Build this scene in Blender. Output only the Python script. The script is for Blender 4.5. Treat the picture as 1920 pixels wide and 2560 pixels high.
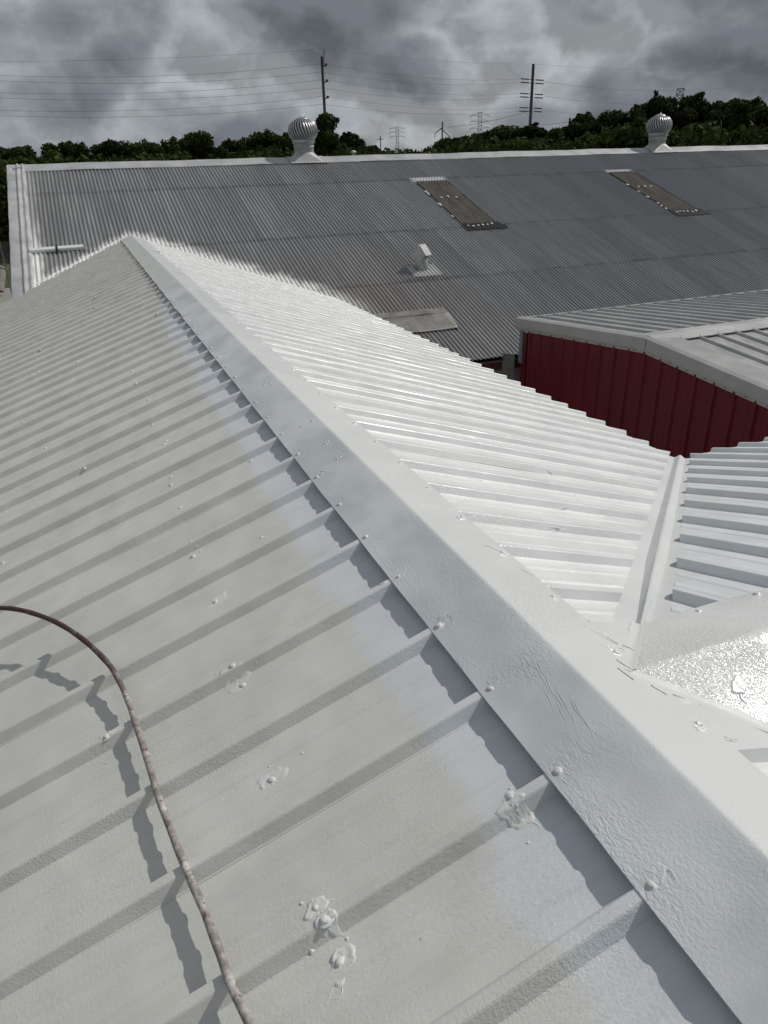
import bpy, math, random
import numpy as np
from mathutils import Matrix, Vector

random.seed(7)
RNG = np.random.default_rng(7)
for o in list(bpy.data.objects):
    bpy.data.objects.remove(o, do_unlink=True)
SC = bpy.context.scene
COL = SC.collection

# ------------------------------------------------------------------ constants (metres, ridge of near roof at z = H)
H = 4.5
S = 0.3188; TS = math.tan(S)              # slope of the coated roof
B = 0.3258; TB = math.tan(B)              # slope of the corrugated roof
YB, ZB = 19.267, 1.349                    # ridge of the corrugated roof
S2 = 0.3252; T2 = math.tan(S2)            # cross wing
YC, ZC = -0.08, -0.055
P = 0.3048                                # rib pitch
Y0 = -0.5887
XE = 3.37                                 # eave of the right slope
CW = 0.2313                               # ridge cap flange

# ------------------------------------------------------------------ camera
YAW, PITCH, ROLL = 0.36654, 0.45318, 0.03102
CAM = Vector((-0.9575, -1.2454, 1.1601 + H))
F_PX = 1786.49
cy, sy, cp, sp = math.cos(YAW), math.sin(YAW), math.cos(PITCH), math.sin(PITCH)
fw = Vector((sy * cp, cy * cp, -sp)); rt = Vector((cy, -sy, 0)); dn = fw.cross(rt)
cr, sr = math.cos(ROLL), math.sin(ROLL)
RX = rt * cr + dn * sr; DY = -rt * sr + dn * cr
cam_d = bpy.data.cameras.new('camera'); cam = bpy.data.objects.new('camera', cam_d); COL.objects.link(cam)
cam.matrix_world = Matrix(((RX.x, -DY.x, -fw.x, CAM.x), (RX.y, -DY.y, -fw.y, CAM.y), (RX.z, -DY.z, -fw.z, CAM.z), (0, 0, 0, 1)))
cam_d.sensor_fit = 'VERTICAL'; cam_d.sensor_height = 36.0; cam_d.lens = F_PX / 2560 * 36.0
cam_d.clip_start = 0.05; cam_d.clip_end = 5000
SC.camera = cam


def bearing(u, v):
    """direction of photo pixel (1920x2560): used to choose where far trees and poles stand"""
    d = RX * ((u - 960) / F_PX) + DY * ((v - 1280) / F_PX) + fw
    return d.normalized()


def stand(u, v, dist):
    """ground plan position and height of a point at a horizontal distance"""
    d = bearing(u, v); k = dist / math.hypot(d.x, d.y)
    return CAM.x + d.x * k, CAM.y + d.y * k, CAM.z + d.z * k


# ------------------------------------------------------------------ light and sky
SUN_AZ, SUN_EL = math.radians(5), math.radians(46)      # azimuth from +X towards +Y
sdir = Vector((math.cos(SUN_AZ) * math.cos(SUN_EL), math.sin(SUN_AZ) * math.cos(SUN_EL), math.sin(SUN_EL)))
sl = bpy.data.lights.new('sun', 'SUN'); sl.energy = 2.5; sl.angle = math.radians(0.8); sl.color = (1.0, 0.965, 0.90)
so = bpy.data.objects.new('sun', sl); COL.objects.link(so); so.location = (20, 0, 30)
so.rotation_euler = (-sdir).to_track_quat('-Z', 'Y').to_euler()
SC.view_settings.view_transform = 'Standard'; SC.view_settings.look = 'None'
SC.cycles.max_bounces = 6; SC.cycles.diffuse_bounces = 3; SC.cycles.glossy_bounces = 3
SC.view_settings.exposure = 0.0; SC.view_settings.gamma = 1.0; SC.view_settings.use_curve_mapping = False


class NT:
    """terse node building: n('Type', prop=..., _in={name or index: value or socket})"""
    def __init__(s, tree): s.t = tree
    def __call__(s, typ, _in=None, **props):
        n = s.t.nodes.new(typ)
        for k, v in props.items(): setattr(n, k, v)
        for k, v in (_in or {}).items():
            if isinstance(v, bpy.types.Node): v = v.outputs[0]
            if isinstance(v, bpy.types.NodeSocket): s.t.links.new(v, n.inputs[k])
            else: n.inputs[k].default_value = v
        return n
    def math(s, op, a, b=0.0, c=None, clamp=False):
        i = {0: a, 1: b}
        if c is not None: i[2] = c
        return s('ShaderNodeMath', i, operation=op, use_clamp=clamp).outputs[0]
    def noise(s, vec, scale, detail=3.0, rough=0.5, dist=0.0):
        return s('ShaderNodeTexNoise', {'Vector': vec, 'Scale': scale, 'Detail': detail, 'Roughness': rough, 'Distortion': dist}).outputs[0]
    def ramp(s, fac, stops, interp='LINEAR'):
        n = s('ShaderNodeValToRGB', {0: fac}); cr_ = n.color_ramp; cr_.interpolation = interp
        while len(cr_.elements) < len(stops): cr_.elements.new(0.5)
        for e, (p, c) in zip(cr_.elements, stops):
            e.position = p; e.color = (c, c, c, 1) if isinstance(c, (int, float)) else (*c, 1)
        return n.outputs[0]
    def rng(s, v, a, b, c=0.0, d=1.0, smooth=True):
        return s('ShaderNodeMapRange', {0: v, 1: a, 2: b, 3: c, 4: d}, interpolation_type='SMOOTHSTEP' if smooth else 'LINEAR', clamp=True).outputs[0]
    def mix(s, f, a, b, blend='MIX'):
        n = s('ShaderNodeMix', data_type='RGBA', blend_type=blend)
        for k, v in ((0, f), (6, a), (7, b)):
            sock = n.inputs[k]
            if isinstance(v, bpy.types.NodeSocket): s.t.links.new(v, sock)
            elif isinstance(v, (int, float)): sock.default_value = v if k == 0 else (v, v, v, 1)
            else: sock.default_value = (*v, 1)
        return n.outputs[2]


W = bpy.data.worlds.new('World'); SC.world = W; W.use_nodes = True
W.cycles.sampling_method = 'MANUAL'; W.cycles.sample_map_resolution = 128
wt = W.node_tree; wt.nodes.clear(); n = NT(wt)
sky = n('ShaderNodeTexSky', sky_type='NISHITA'); sky.sun_disc = False
sky.sun_elevation = SUN_EL; sky.sun_rotation = math.pi / 2 - SUN_AZ; sky.dust_density = 3.0
skyc = n.mix(1.0, sky.outputs[0], (0.05, 0.05, 0.05), 'MULTIPLY')
tc = n('ShaderNodeTexCoord')
mp = n('ShaderNodeMapping', {'Vector': tc.outputs['Generated'], 'Location': (0.9, 0.42, 0.31), 'Scale': (1.0, 1.0, 1.55)})


warp = n('ShaderNodeVectorMath', {0: n('ShaderNodeTexNoise', {'Vector': mp.outputs[0], 'Scale': 14.0, 'Detail': 2.0}).outputs[1], 1: (0.07, 0.07, 0.07)}, operation='MULTIPLY').outputs[0]


def cloud_density(vec):
    a = n.noise(vec, 5.5, 0, 0.5, 0.0)
    b = n.noise(vec, 11.0, 6, 0.62, 0.0)
    vo = n('ShaderNodeTexVoronoi', {'Vector': n('ShaderNodeVectorMath', {0: vec, 1: warp}, operation='ADD').outputs[0], 'Scale': 13.0}, feature='F1')
    puff = n.math('SUBTRACT', 0.5, vo.outputs['Distance'])
    return n.math('ADD', n.math('ADD', n.math('MULTIPLY', a, 0.62), n.math('MULTIPLY', b, 0.42)), n.math('MULTIPLY', puff, 0.30))


dens = cloud_density(mp.outputs[0])
shift = n('ShaderNodeVectorMath', {0: mp.outputs[0], 1: (0.014, 0.0, 0.022)}, operation='ADD')
rim = n.math('SUBTRACT', dens, cloud_density(shift.outputs[0]))
cloud = n.ramp(dens, [(0.42, (0.335, 0.358, 0.378)), (0.49, (0.28, 0.302, 0.322)), (0.53, (0.218, 0.238, 0.258)), (0.575, (0.172, 0.190, 0.209)), (0.66, (0.128, 0.142, 0.160))])
cover = n.ramp(dens, [(0.34, 0.8), (0.46, 1.0)])
gain = n.rng(rim, -0.07, 0.07, 0.82, 1.34, False)
bg = n('ShaderNodeBackground', {0: n.mix(cover, skyc, cloud), 1: gain})
n('ShaderNodeOutputWorld', {0: bg})

# ------------------------------------------------------------------ materials
MATS = {}


def material(name):
    m = bpy.data.materials.new(name); m.use_nodes = True; m.node_tree.nodes.clear(); MATS[name] = m
    nn = NT(m.node_tree)
    geo = nn('ShaderNodeNewGeometry')
    return nn, geo.outputs['Position'], geo


def finish(nn, color, rough=0.5, metal=0.0, normal=None, spec=0.5, coat=0.0, trans=None):
    i = {'Base Color': color if not isinstance(color, tuple) else (*color, 1), 'Roughness': rough, 'Metallic': metal, 'Specular IOR Level': spec, 'Coat Weight': coat}
    if coat: i['Coat Roughness'] = 0.22; i['Coat Normal'] = normal
    if normal is not None: i['Normal'] = normal
    b = nn('ShaderNodeBsdfPrincipled', i)
    if trans:
        tr = nn('ShaderNodeBsdfTranslucent', {0: color}); b = nn('ShaderNodeMixShader', {0: trans, 1: b, 2: tr})
    nn('ShaderNodeOutputMaterial', {0: b})


def coating(name, base, wet=0.0, left=False, peel=1.0, pscale=140):
    """brushed and sprayed white elastomeric roof coating"""
    nn, pos, geo = material(name)
    sep = nn('ShaderNodeSeparateXYZ', {0: pos}); X, Y = sep.outputs[0], sep.outputs[1]
    mot = nn.noise(pos, 2.3, 4, 0.55)
    col = nn.mix(nn.rng(mot, 0.3, 0.7), tuple(c * 0.95 for c in base), tuple(min(1, c * 1.03) for c in base))
    if left:
        wob = nn.math('MULTIPLY', nn.math('SUBTRACT', nn.noise(pos, 3.2, 2, 0.4), 0.5), 0.17)
        # the band that had a second, fresh pass from the ridge downwards
        edge = nn.rng(Y, 5.5, 8.5, -0.40, -0.14)
        d = nn.math('SUBTRACT', nn.math('ADD', X, wob), edge)
        fresh = nn.rng(d, -0.03, 0.05)
        col = nn.mix(nn.math('MULTIPLY', fresh, 0.95), col, (0.655, 0.685, 0.72))
        # grime in old coat, faint rust-pink overspray beside the hose
        sv = nn('ShaderNodeVectorMath', {0: pos, 1: (0.5, 9.0, 1.0)}, operation='MULTIPLY')
        stk = nn.noise(sv.outputs[0], 2.2, 3, 0.6)
        col = nn.mix(nn.rng(stk, 0.42, 0.75, 0.0, 0.16), col, (0.46, 0.45, 0.41))
        st = nn.rng(nn.noise(pos, 5.0, 4, 0.6), 0.52, 0.74)
        col = nn.mix(nn.math('MULTIPLY', st, 0.18), col, (0.50, 0.455, 0.405))
    else:
        if name == 'coat_cap':  # left flange darker and bluer, right whiter: skylight and sun put into the colour
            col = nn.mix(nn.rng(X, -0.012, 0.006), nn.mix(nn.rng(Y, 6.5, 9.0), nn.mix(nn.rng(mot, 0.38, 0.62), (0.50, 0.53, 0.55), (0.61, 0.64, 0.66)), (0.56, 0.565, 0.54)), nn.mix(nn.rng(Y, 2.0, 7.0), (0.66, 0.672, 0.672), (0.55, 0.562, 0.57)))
        st = nn.rng(nn.noise(pos, 4.0, 3, 0.62), 0.5, 0.75)
        col = nn.mix(nn.math('MULTIPLY', st, 0.25), col, tuple(c * 0.86 for c in base))
    # dark specks of grit in the coat
    vor = nn('ShaderNodeTexVoronoi', {'Vector': pos, 'Scale': 8.5, 'Randomness': 1.0})
    cellr = nn('ShaderNodeSeparateColor', {0: vor.outputs['Color']})
    spk = nn.math('MULTIPLY', nn.math('LESS_THAN', vor.outputs['Distance'], 0.017), nn.math('GREATER_THAN', cellr.outputs[0], 0.62))
    col = nn.mix(nn.math('MULTIPLY', spk, 0.75), col, (0.10, 0.09, 0.08))
    # relief: orange peel, brushed ripples in patches, crusty build-up
    patch = nn.rng(nn.noise(pos, 3.1, 1, 0.5), 0.45, 0.68)
    stretch = nn('ShaderNodeVectorMath', {0: pos, 1: (0.35, 1.0, 0.35) if left else (1.0, 0.4, 1.0)}, operation='MULTIPLY')
    fine = nn.noise(pos, pscale, 2.0, 0.60)
    fine = nn.math('MULTIPLY', fine, nn.rng(nn.noise(pos, 2.1, 1, 0.5), 0.38, 0.66, 0.30, 1.15))
    rip = nn.noise(stretch.outputs[0], 115, 1, 0.5, 1.0)
    hgt = nn.math('ADD', fine, nn.math('MULTIPLY', nn.math('MULTIPLY', rip, patch), 2.2 if name == 'coat_cap' else 1.3))
    lapm = None
    if left or wet == 1:
        # every third rib is a lapped seam with rough brushed build-up on its near foot
        ph = nn.math('FRACT', nn.math('DIVIDE', nn.math('ADD', Y, 100 * 3 * P - Y0 + 0.06 - (0 if left else 0.687)), 3 * P))
        dist_ = nn.math('ABSOLUTE', nn.math('SUBTRACT', ph, 0.035))
        lapm = nn.rng(dist_, 0.0, 0.045, 1.0, 0.0)
        crust = nn.noise(pos, 190, 2, 0.7)
        hgt = nn.math('ADD', hgt, nn.math('MULTIPLY', nn.math('MULTIPLY', crust, lapm), 1.5))
    big_w = nn.noise(pos, 5.0, 1, 0.45)
    bw = nn('ShaderNodeBump', {'Strength': 1.0, 'Distance': 0.010 if not wet else 0.012, 'Height': big_w})
    bmp = nn('ShaderNodeBump', {'Strength': 1.0, 'Distance': 0.0012 * peel, 'Height': hgt, 'Normal': bw.outputs[0]})
    if wet:
        r = nn.rng(mot, 0.35, 0.7, 0.40, 0.52) if wet < 1.5 else 0.13
    else:
        r = nn.rng(mot, 0.3, 0.7, 0.42, 0.58)
    finish(nn, col, r, 0.0, bmp.outputs[0], (0.45, 1.0, 0.5)[int(wet)], 0.5 if wet == 1 else 0.0)


coating('coat_left', (0.640, 0.636, 0.602), left=True, peel=0.8)
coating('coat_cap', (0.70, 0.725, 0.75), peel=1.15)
coating('coat_right', (0.79, 0.80, 0.80), wet=1.0, peel=2.0, pscale=110)
coating('coat_cross_cap', (0.76, 0.77, 0.765), wet=2.0, peel=5.5, pscale=100)
coating('coat_cross', (0.70, 0.725, 0.74), peel=0.9)
coating('coat_drip', (0.70, 0.705, 0.69), peel=0.8)


def corrugated(name):
    nn, pos, geo = material(name)
    sep = nn('ShaderNodeSeparateXYZ', {0: pos}); X, Y = sep.outputs[0], sep.outputs[1]
    oi = nn('ShaderNodeObjectInfo')
    streak_v = nn('ShaderNodeVectorMath', {0: pos, 1: (6.0, 0.45, 0.45)}, operation='MULTIPLY')
    streak = nn.noise(streak_v.outputs[0], 1.6, 3, 0.6)
    mot = nn.noise(pos, 0.55, 3, 0.55)
    col = nn.ramp(streak, [(0.25, (0.215, 0.218, 0.223)), (0.55, (0.258, 0.261, 0.266)), (0.8, (0.30, 0.302, 0.304))])
    # bluish, darker sheets further along; brown dust lower down by the coated roof
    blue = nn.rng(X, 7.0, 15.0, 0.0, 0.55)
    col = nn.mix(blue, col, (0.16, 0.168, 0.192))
    br = nn.math('MULTIPLY', nn.rng(Y, 14.6, 11.4), nn.rng(X, 7.0, 4.0))
    br = nn.math('MULTIPLY', br, nn.rng(mot, 0.32, 0.6))
    col = nn.mix(nn.math('MULTIPLY', br, 0.85), col, (0.262, 0.222, 0.205))
    v = nn.math('ADD', 0.90, nn.math('MULTIPLY', oi.outputs['Random'], 0.2))
    comb = nn('ShaderNodeCombineColor', {0: v, 1: v, 2: v})
    col = nn.mix(1.0, col, comb.outputs[0], 'MULTIPLY')
    # rust freckles
    ru = nn.rng(nn.noise(pos, 7.0, 5, 0.7), 0.66, 0.76)
    col = nn.mix(nn.math('MULTIPLY', ru, 0.5), col, (0.17, 0.085, 0.05))
    # dirt held at the end laps
    lap = None
    for yl in (17.57, 14.66, 12.43):
        wv = nn.math('MULTIPLY', nn.math('SUBTRACT', nn.noise(pos, 2.5, 2), 0.5), 0.03)
        m = nn.rng(nn.math('ABSOLUTE', nn.math('SUBTRACT', nn.math('ADD', Y, wv), yl - 0.03)), 0.012, 0.035, 1.0, 0.0)
        lap = m if lap is None else nn.math('MAXIMUM', lap, m)
    lapn = nn.rng(nn.noise(pos, 3.0, 3), 0.38, 0.62, 0.05, 0.62)
    col = nn.mix(nn.math('MULTIPLY', lap, lapn), col, (0.06, 0.058, 0.055))
    # white coating overspray along the junction with the coated roof
    ax = nn.math('ABSOLUTE', X)
    yv = nn.math('SUBTRACT', YB - ZB / TB, nn.math('MULTIPLY', ax, TS / TB))
    d = nn.math('SUBTRACT', Y, yv)
    crest = nn.math('MULTIPLY', nn.math('SUBTRACT', nn.noise(nn('ShaderNodeVectorMath', {0: pos, 1: (1.0, 0.12, 0.12)}, operation='MULTIPLY').outputs[0], 16.0, 2, 0.6), 0.5), 0.55)
    soft = nn.noise(pos, 2.2, 4, 0.6)
    reach = nn.rng(X, -0.2, 0.7, 0.14, 0.30)
    reach = nn.math('MULTIPLY', reach, nn.rng(soft, 0.25, 0.7, 0.6, 1.4))
    m = nn.rng(nn.math('SUBTRACT', nn.math('ADD', d, crest), reach), -0.34, 0.16, 1.0, 0.0)
    inside = nn.math('MULTIPLY', nn.rng(X, 3.0, 4.1, 1.0, 0.0), 1.0)
    m = nn.math('MULTIPLY', m, inside)
    # thinner mist beyond
    mist = nn.math('MULTIPLY', nn.rng(d, 0.0, 0.8, 0.08, 0.0), inside)
    # sprayed patches: left edge strip, heads of the rooflights, pipe flashing
    m = nn.math('MAXIMUM', m, nn.math('MULTIPLY', mist, nn.rng(streak, 0.4, 0.7, 0.2, 1.0)))
    m = nn.math('MAXIMUM', m, nn.math('MULTIPLY', nn.rng(nn.math('ADD', X, nn.math('MULTIPLY', crest, 0.5)), -1.80, -1.62, 1.0, 0.0), nn.rng(Y, 16.4, 14.4, 0.25, 0.95)))
    for cx, cyy, hx, hy in ((7.76, 17.48, 0.50, 0.13), (13.85, 17.53, 0.46, 0.10)):
        e = nn.math('MAXIMUM', nn.math('DIVIDE', nn.math('ABSOLUTE', nn.math('SUBTRACT', X, cx)), hx), nn.math('DIVIDE', nn.math('ABSOLUTE', nn.math('SUBTRACT', Y, cyy)), hy))
        e = nn.math('ADD', e, nn.math('MULTIPLY', crest, 0.6))
        m = nn.math('MAXIMUM', m, nn.math('MULTIPLY', nn.rng(e, 0.75, 1.15, 1.0, 0.0), 0.95))
    col = nn.mix(m, col, (0.80, 0.79, 0.765))
    met = nn.math('MULTIPLY', nn.math('SUBTRACT', 1.0, m), 0.45)
    rough = nn.rng(streak, 0.3, 0.75, 0.36, 0.50)
    finish(nn, col, rough, met)


corrugated('corrugated_iron')


def simple(name, a, b, scale=6.0, rough=(0.4, 0.6), metal=0.0, bump=0.0, bscale=40.0, stain=None, stain_amt=0.5, detail=4, spec=0.5):
    nn, pos, geo = material(name)
    f = nn.noise(pos, scale, detail, 0.6)
    col = nn.mix(nn.rng(f, 0.3, 0.7), a, b)
    if stain:
        sf = nn.rng(nn.noise(pos, scale * 2.7, 5, 0.65), 0.55, 0.72)
        col = nn.mix(nn.math('MULTIPLY', sf, stain_amt), col, stain)
    nrm = None
    if bump:
        nrm = nn('ShaderNodeBump', {'Strength': 0.8, 'Distance': bump, 'Height': nn.noise(pos, bscale, 3, 0.55)}).outputs[0]
    finish(nn, col, nn.rng(f, 0.25, 0.75, rough[0], rough[1]), metal, nrm, spec)


simple('trim_white', (0.38, 0.385, 0.40), (0.50, 0.50, 0.505), 2.0, (0.35, 0.55), 0.0, 0.003, 30, (0.36, 0.33, 0.32), 0.35)
simple('rake_white', (0.36, 0.37, 0.395), (0.56, 0.55, 0.54), 1.7, (0.4, 0.6), 0.0, 0.006, 26, (0.50, 0.41, 0.39), 0.5)
simple('valley_mastic', (0.74, 0.73, 0.70), (0.80, 0.79, 0.77), 5.0, (0.4, 0.55), 0.0, 0.008, 28)
simple('galvanised', (0.40, 0.405, 0.41), (0.54, 0.54, 0.54), 5.0, (0.28, 0.42), 0.75, 0.001, 60, (0.30, 0.29, 0.28), 0.4)
simple('galvanised_base', (0.38, 0.385, 0.39), (0.48, 0.48, 0.475), 4.0, (0.45, 0.6), 0.25, 0.002, 40)
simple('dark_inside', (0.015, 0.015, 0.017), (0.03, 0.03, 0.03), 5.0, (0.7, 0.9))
simple('shed_roof', (0.38, 0.385, 0.385), (0.46, 0.46, 0.455), 3.0, (0.34, 0.48), 0.25, 0.002, 9, (0.24, 0.23, 0.21), 0.35)
simple('shed_trim', (0.34, 0.34, 0.335), (0.40, 0.40, 0.395), 2.5, (0.35, 0.5), 0.15, 0.002, 8)
simple('shed_cap', (0.50, 0.50, 0.49), (0.58, 0.58, 0.57), 2.0, (0.3, 0.45), 0.2, 0.003, 6)
simple('downspout_blue', (0.16, 0.19, 0.22), (0.20, 0.23, 0.26), 3.0, (0.4, 0.5), 0.2)
simple('patch_grey', (0.185, 0.172, 0.165), (0.26, 0.245, 0.235), 4.0, (0.4, 0.55), 0.15, 0.008, 12, (0.45, 0.43, 0.41), 0.3)
simple('plate_grey', (0.12, 0.12, 0.115), (0.17, 0.17, 0.165), 6.0, (0.5, 0.6), 0.1)
simple('tar_black', (0.010, 0.010, 0.011), (0.028, 0.029, 0.032), 9.0, (0.6, 0.8), 0.0, 0.008, 30, spec=0.2)
simple('white_sealant', (0.62, 0.61, 0.58), (0.74, 0.73, 0.70), 10.0, (0.4, 0.6), 0.0, 0.004, 40)
simple('painted_bar', (0.66, 0.68, 0.70), (0.76, 0.77, 0.78), 6.0, (0.4, 0.5), 0.0, 0.001, 40)
simple('brown_board', (0.10, 0.03, 0.024), (0.15, 0.048, 0.036), 5.0, (0.5, 0.7), 0.0, 0.002, 30)
simple('eave_wall_grey', (0.34, 0.345, 0.34), (0.42, 0.42, 0.41), 3.0, (0.5, 0.7), 0.0, 0.002, 30)
simple('wall_white', (0.58, 0.58, 0.56), (0.68, 0.68, 0.66), 2.0, (0.5, 0.7))
simple('screw_dark', (0.06, 0.06, 0.06), (0.12, 0.115, 0.11), 30.0, (0.4, 0.6), 0.3)
simple('pole_steel', (0.125, 0.13, 0.135), (0.18, 0.185, 0.185), 0.8, (0.45, 0.6), 0.3)
simple('pole_wood', (0.07, 0.055, 0.045), (0.12, 0.10, 0.08), 2.0, (0.7, 0.9))
simple('insulator', (0.05, 0.05, 0.055), (0.09, 0.09, 0.095), 5.0, (0.3, 0.5))
simple('wire_metal', (0.05, 0.052, 0.055), (0.08, 0.082, 0.085), 1.0, (0.4, 0.6), 0.3)
simple('tower_steel', (0.11, 0.115, 0.12), (0.16, 0.165, 0.17), 0.5, (0.5, 0.6), 0.4)
simple('bark', (0.045, 0.035, 0.027), (0.085, 0.068, 0.052), 3.0, (0.8, 0.95), 0.0, 0.02, 12)
simple('asphalt', (0.14, 0.13, 0.115), (0.20, 0.185, 0.165), 0.6, (0.8, 0.95), 0.0, 0.01, 20)
simple('concrete', (0.24, 0.225, 0.20), (0.34, 0.32, 0.29), 4.0, (0.7, 0.9), 0.0, 0.006, 20, (0.16, 0.14, 0.12), 0.5)
simple('ground_mix', (0.030, 0.042, 0.014), (0.075, 0.082, 0.032), 0.12, (0.85, 1.0), 0.0, 0.05, 3, (0.11, 0.092, 0.065), 0.6)
simple('sign_white', (0.60, 0.61, 0.62), (0.70, 0.71, 0.72), 3.0, (0.4, 0.5))


def red_wall():
    nn, pos, geo = material('red_wall')
    sv = nn('ShaderNodeVectorMath', {0: pos, 1: (1.0, 5.0, 0.7)}, operation='MULTIPLY')
    st = nn.noise(sv.outputs[0], 2.2, 4, 0.6)
    ch = nn.rng(nn.noise(pos, 0.9, 4, 0.6), 0.4, 0.68)
    col = nn.mix(nn.rng(st, 0.3, 0.7), (0.105, 0.008, 0.014), (0.155, 0.012, 0.021))
    col = nn.mix(nn.math('MULTIPLY', ch, 0.35), col, (0.10, 0.020, 0.026))
    finish(nn, col, nn.rng(st, 0.3, 0.7, 0.4, 0.55), 0.0, None, 0.22)


red_wall()


def skylight_mat():
    nn, pos, geo = material('fibreglass_brown')
    sv = nn('ShaderNodeVectorMath', {0: pos, 1: (4.0, 0.5, 0.5)}, operation='MULTIPLY')
    st = nn.noise(sv.outputs[0], 3.0, 4, 0.6)
    col = nn.mix(nn.rng(st, 0.3, 0.7), (0.075, 0.062, 0.051), (0.165, 0.142, 0.118))
    finish(nn, col, 0.55, 0.0, nn('ShaderNodeBump', {'Distance': 0.004, 'Height': st}).outputs[0])


skylight_mat()


def hose_mat():
    nn, pos, geo = material('hose_skin')
    base = nn.mix(nn.rng(nn.noise(pos, 40, 4, 0.6), 0.35, 0.65), (0.225, 0.195, 0.18), (0.43, 0.395, 0.375))
    sep = nn('ShaderNodeSeparateXYZ', {0: pos})
    # the length nearest the sprayer is still bare dark brown
    bare = nn.rng(nn.math('ADD', sep.outputs[1], nn.math('MULTIPLY', nn.noise(pos, 18, 3), 0.35)), 0.80, 1.25)
    base = nn.mix(bare, base, (0.075, 0.036, 0.035))
    w = nn.rng(nn.noise(pos, 13, 4, 0.7), 0.56, 0.66)
    col = nn.mix(nn.math('MULTIPLY', w, nn.rng(bare, 0, 1, 0.75, 0.15)), base, (0.66, 0.63, 0.61))
    dk = nn.rng(nn.noise(pos, 75, 4, 0.7), 0.61, 0.66)
    col = nn.mix(nn.math('MULTIPLY', dk, 0.8), col, (0.045, 0.022, 0.02))
    rd = nn.rng(nn.noise(nn('ShaderNodeVectorMath', {0: pos, 1: (1.0, 0.45, 1.0)}, operation='MULTIPLY').outputs[0], 30, 3, 0.6, 0.3), 0.62, 0.67)
    col = nn.mix(nn.math('MULTIPLY', rd, 0.8), col, (0.20, 0.05, 0.048))
    finish(nn, col, 0.6, 0.0, nn('ShaderNodeBump', {'Strength': 1.0, 'Distance': 0.0012, 'Height': nn.noise(pos, 160, 3, 0.6)}).outputs[0])


hose_mat()


def leaf_mat(name, a, b):
    nn, pos, geo = material(name)
    oi = nn('ShaderNodeObjectInfo')
    r = geo.outputs['Random Per Island']
    f = nn.math('ADD', nn.math('MULTIPLY', r, 0.55), nn.math('MULTIPLY', nn.noise(pos, 0.5, 3), 0.45))
    col = nn.mix(nn.rng(f, 0.2, 0.8), a, b)
    finish(nn, col, 0.85, 0.0, None, 0.05, trans=0.2)


leaf_mat('leaf_dark', (0.017, 0.026, 0.008), (0.046, 0.060, 0.018))
leaf_mat('leaf_mid', (0.023, 0.037, 0.010), (0.064, 0.083, 0.024))
leaf_mat('leaf_olive', (0.032, 0.048, 0.012), (0.090, 0.108, 0.032))

# ------------------------------------------------------------------ building helpers
MESHES = {}


def shade(me, smooth):
    if smooth:
        me.polygons.foreach_set('use_smooth', np.ones(len(me.polygons), dtype=bool))


def mesh(name, V, Fc, mat, smooth=False):
    me = bpy.data.meshes.new(name)
    me.from_pydata([tuple(v) for v in V], [], [tuple(f) for f in Fc]); me.update()
    me.materials.append(MATS[mat]); shade(me, smooth)
    return me


def add(name, me, parent=None, M=None, solid=0.0):
    o = bpy.data.objects.new(name, me); COL.objects.link(o)
    if M is not None: o.matrix_basis = M
    if parent is not None:
        o.parent = parent
        if parent.type == 'EMPTY': o.matrix_parent_inverse = Matrix.Translation(-Vector(parent.location))
    if solid:
        md = o.modifiers.new('thickness', 'SOLIDIFY'); md.thickness = solid; md.offset = -1
    return o


def mk(name, V, Fc, mat, parent=None, smooth=False, solid=0.0, M=None):
    return add(name, mesh(name, V, Fc, mat, smooth), parent, M, solid)


def tag(o, label=None, category=None, group=None, kind=None):
    if label: o['label'] = label
    if category: o['category'] = category
    if group: o['group'] = group
    if kind: o['kind'] = kind
    return o


def thing(name, loc, label, category, group=None):
    e = bpy.data.objects.new(name, None); COL.objects.link(e); e.location = loc; e.empty_display_size = 0.2
    return tag(e, label, category, group)


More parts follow.
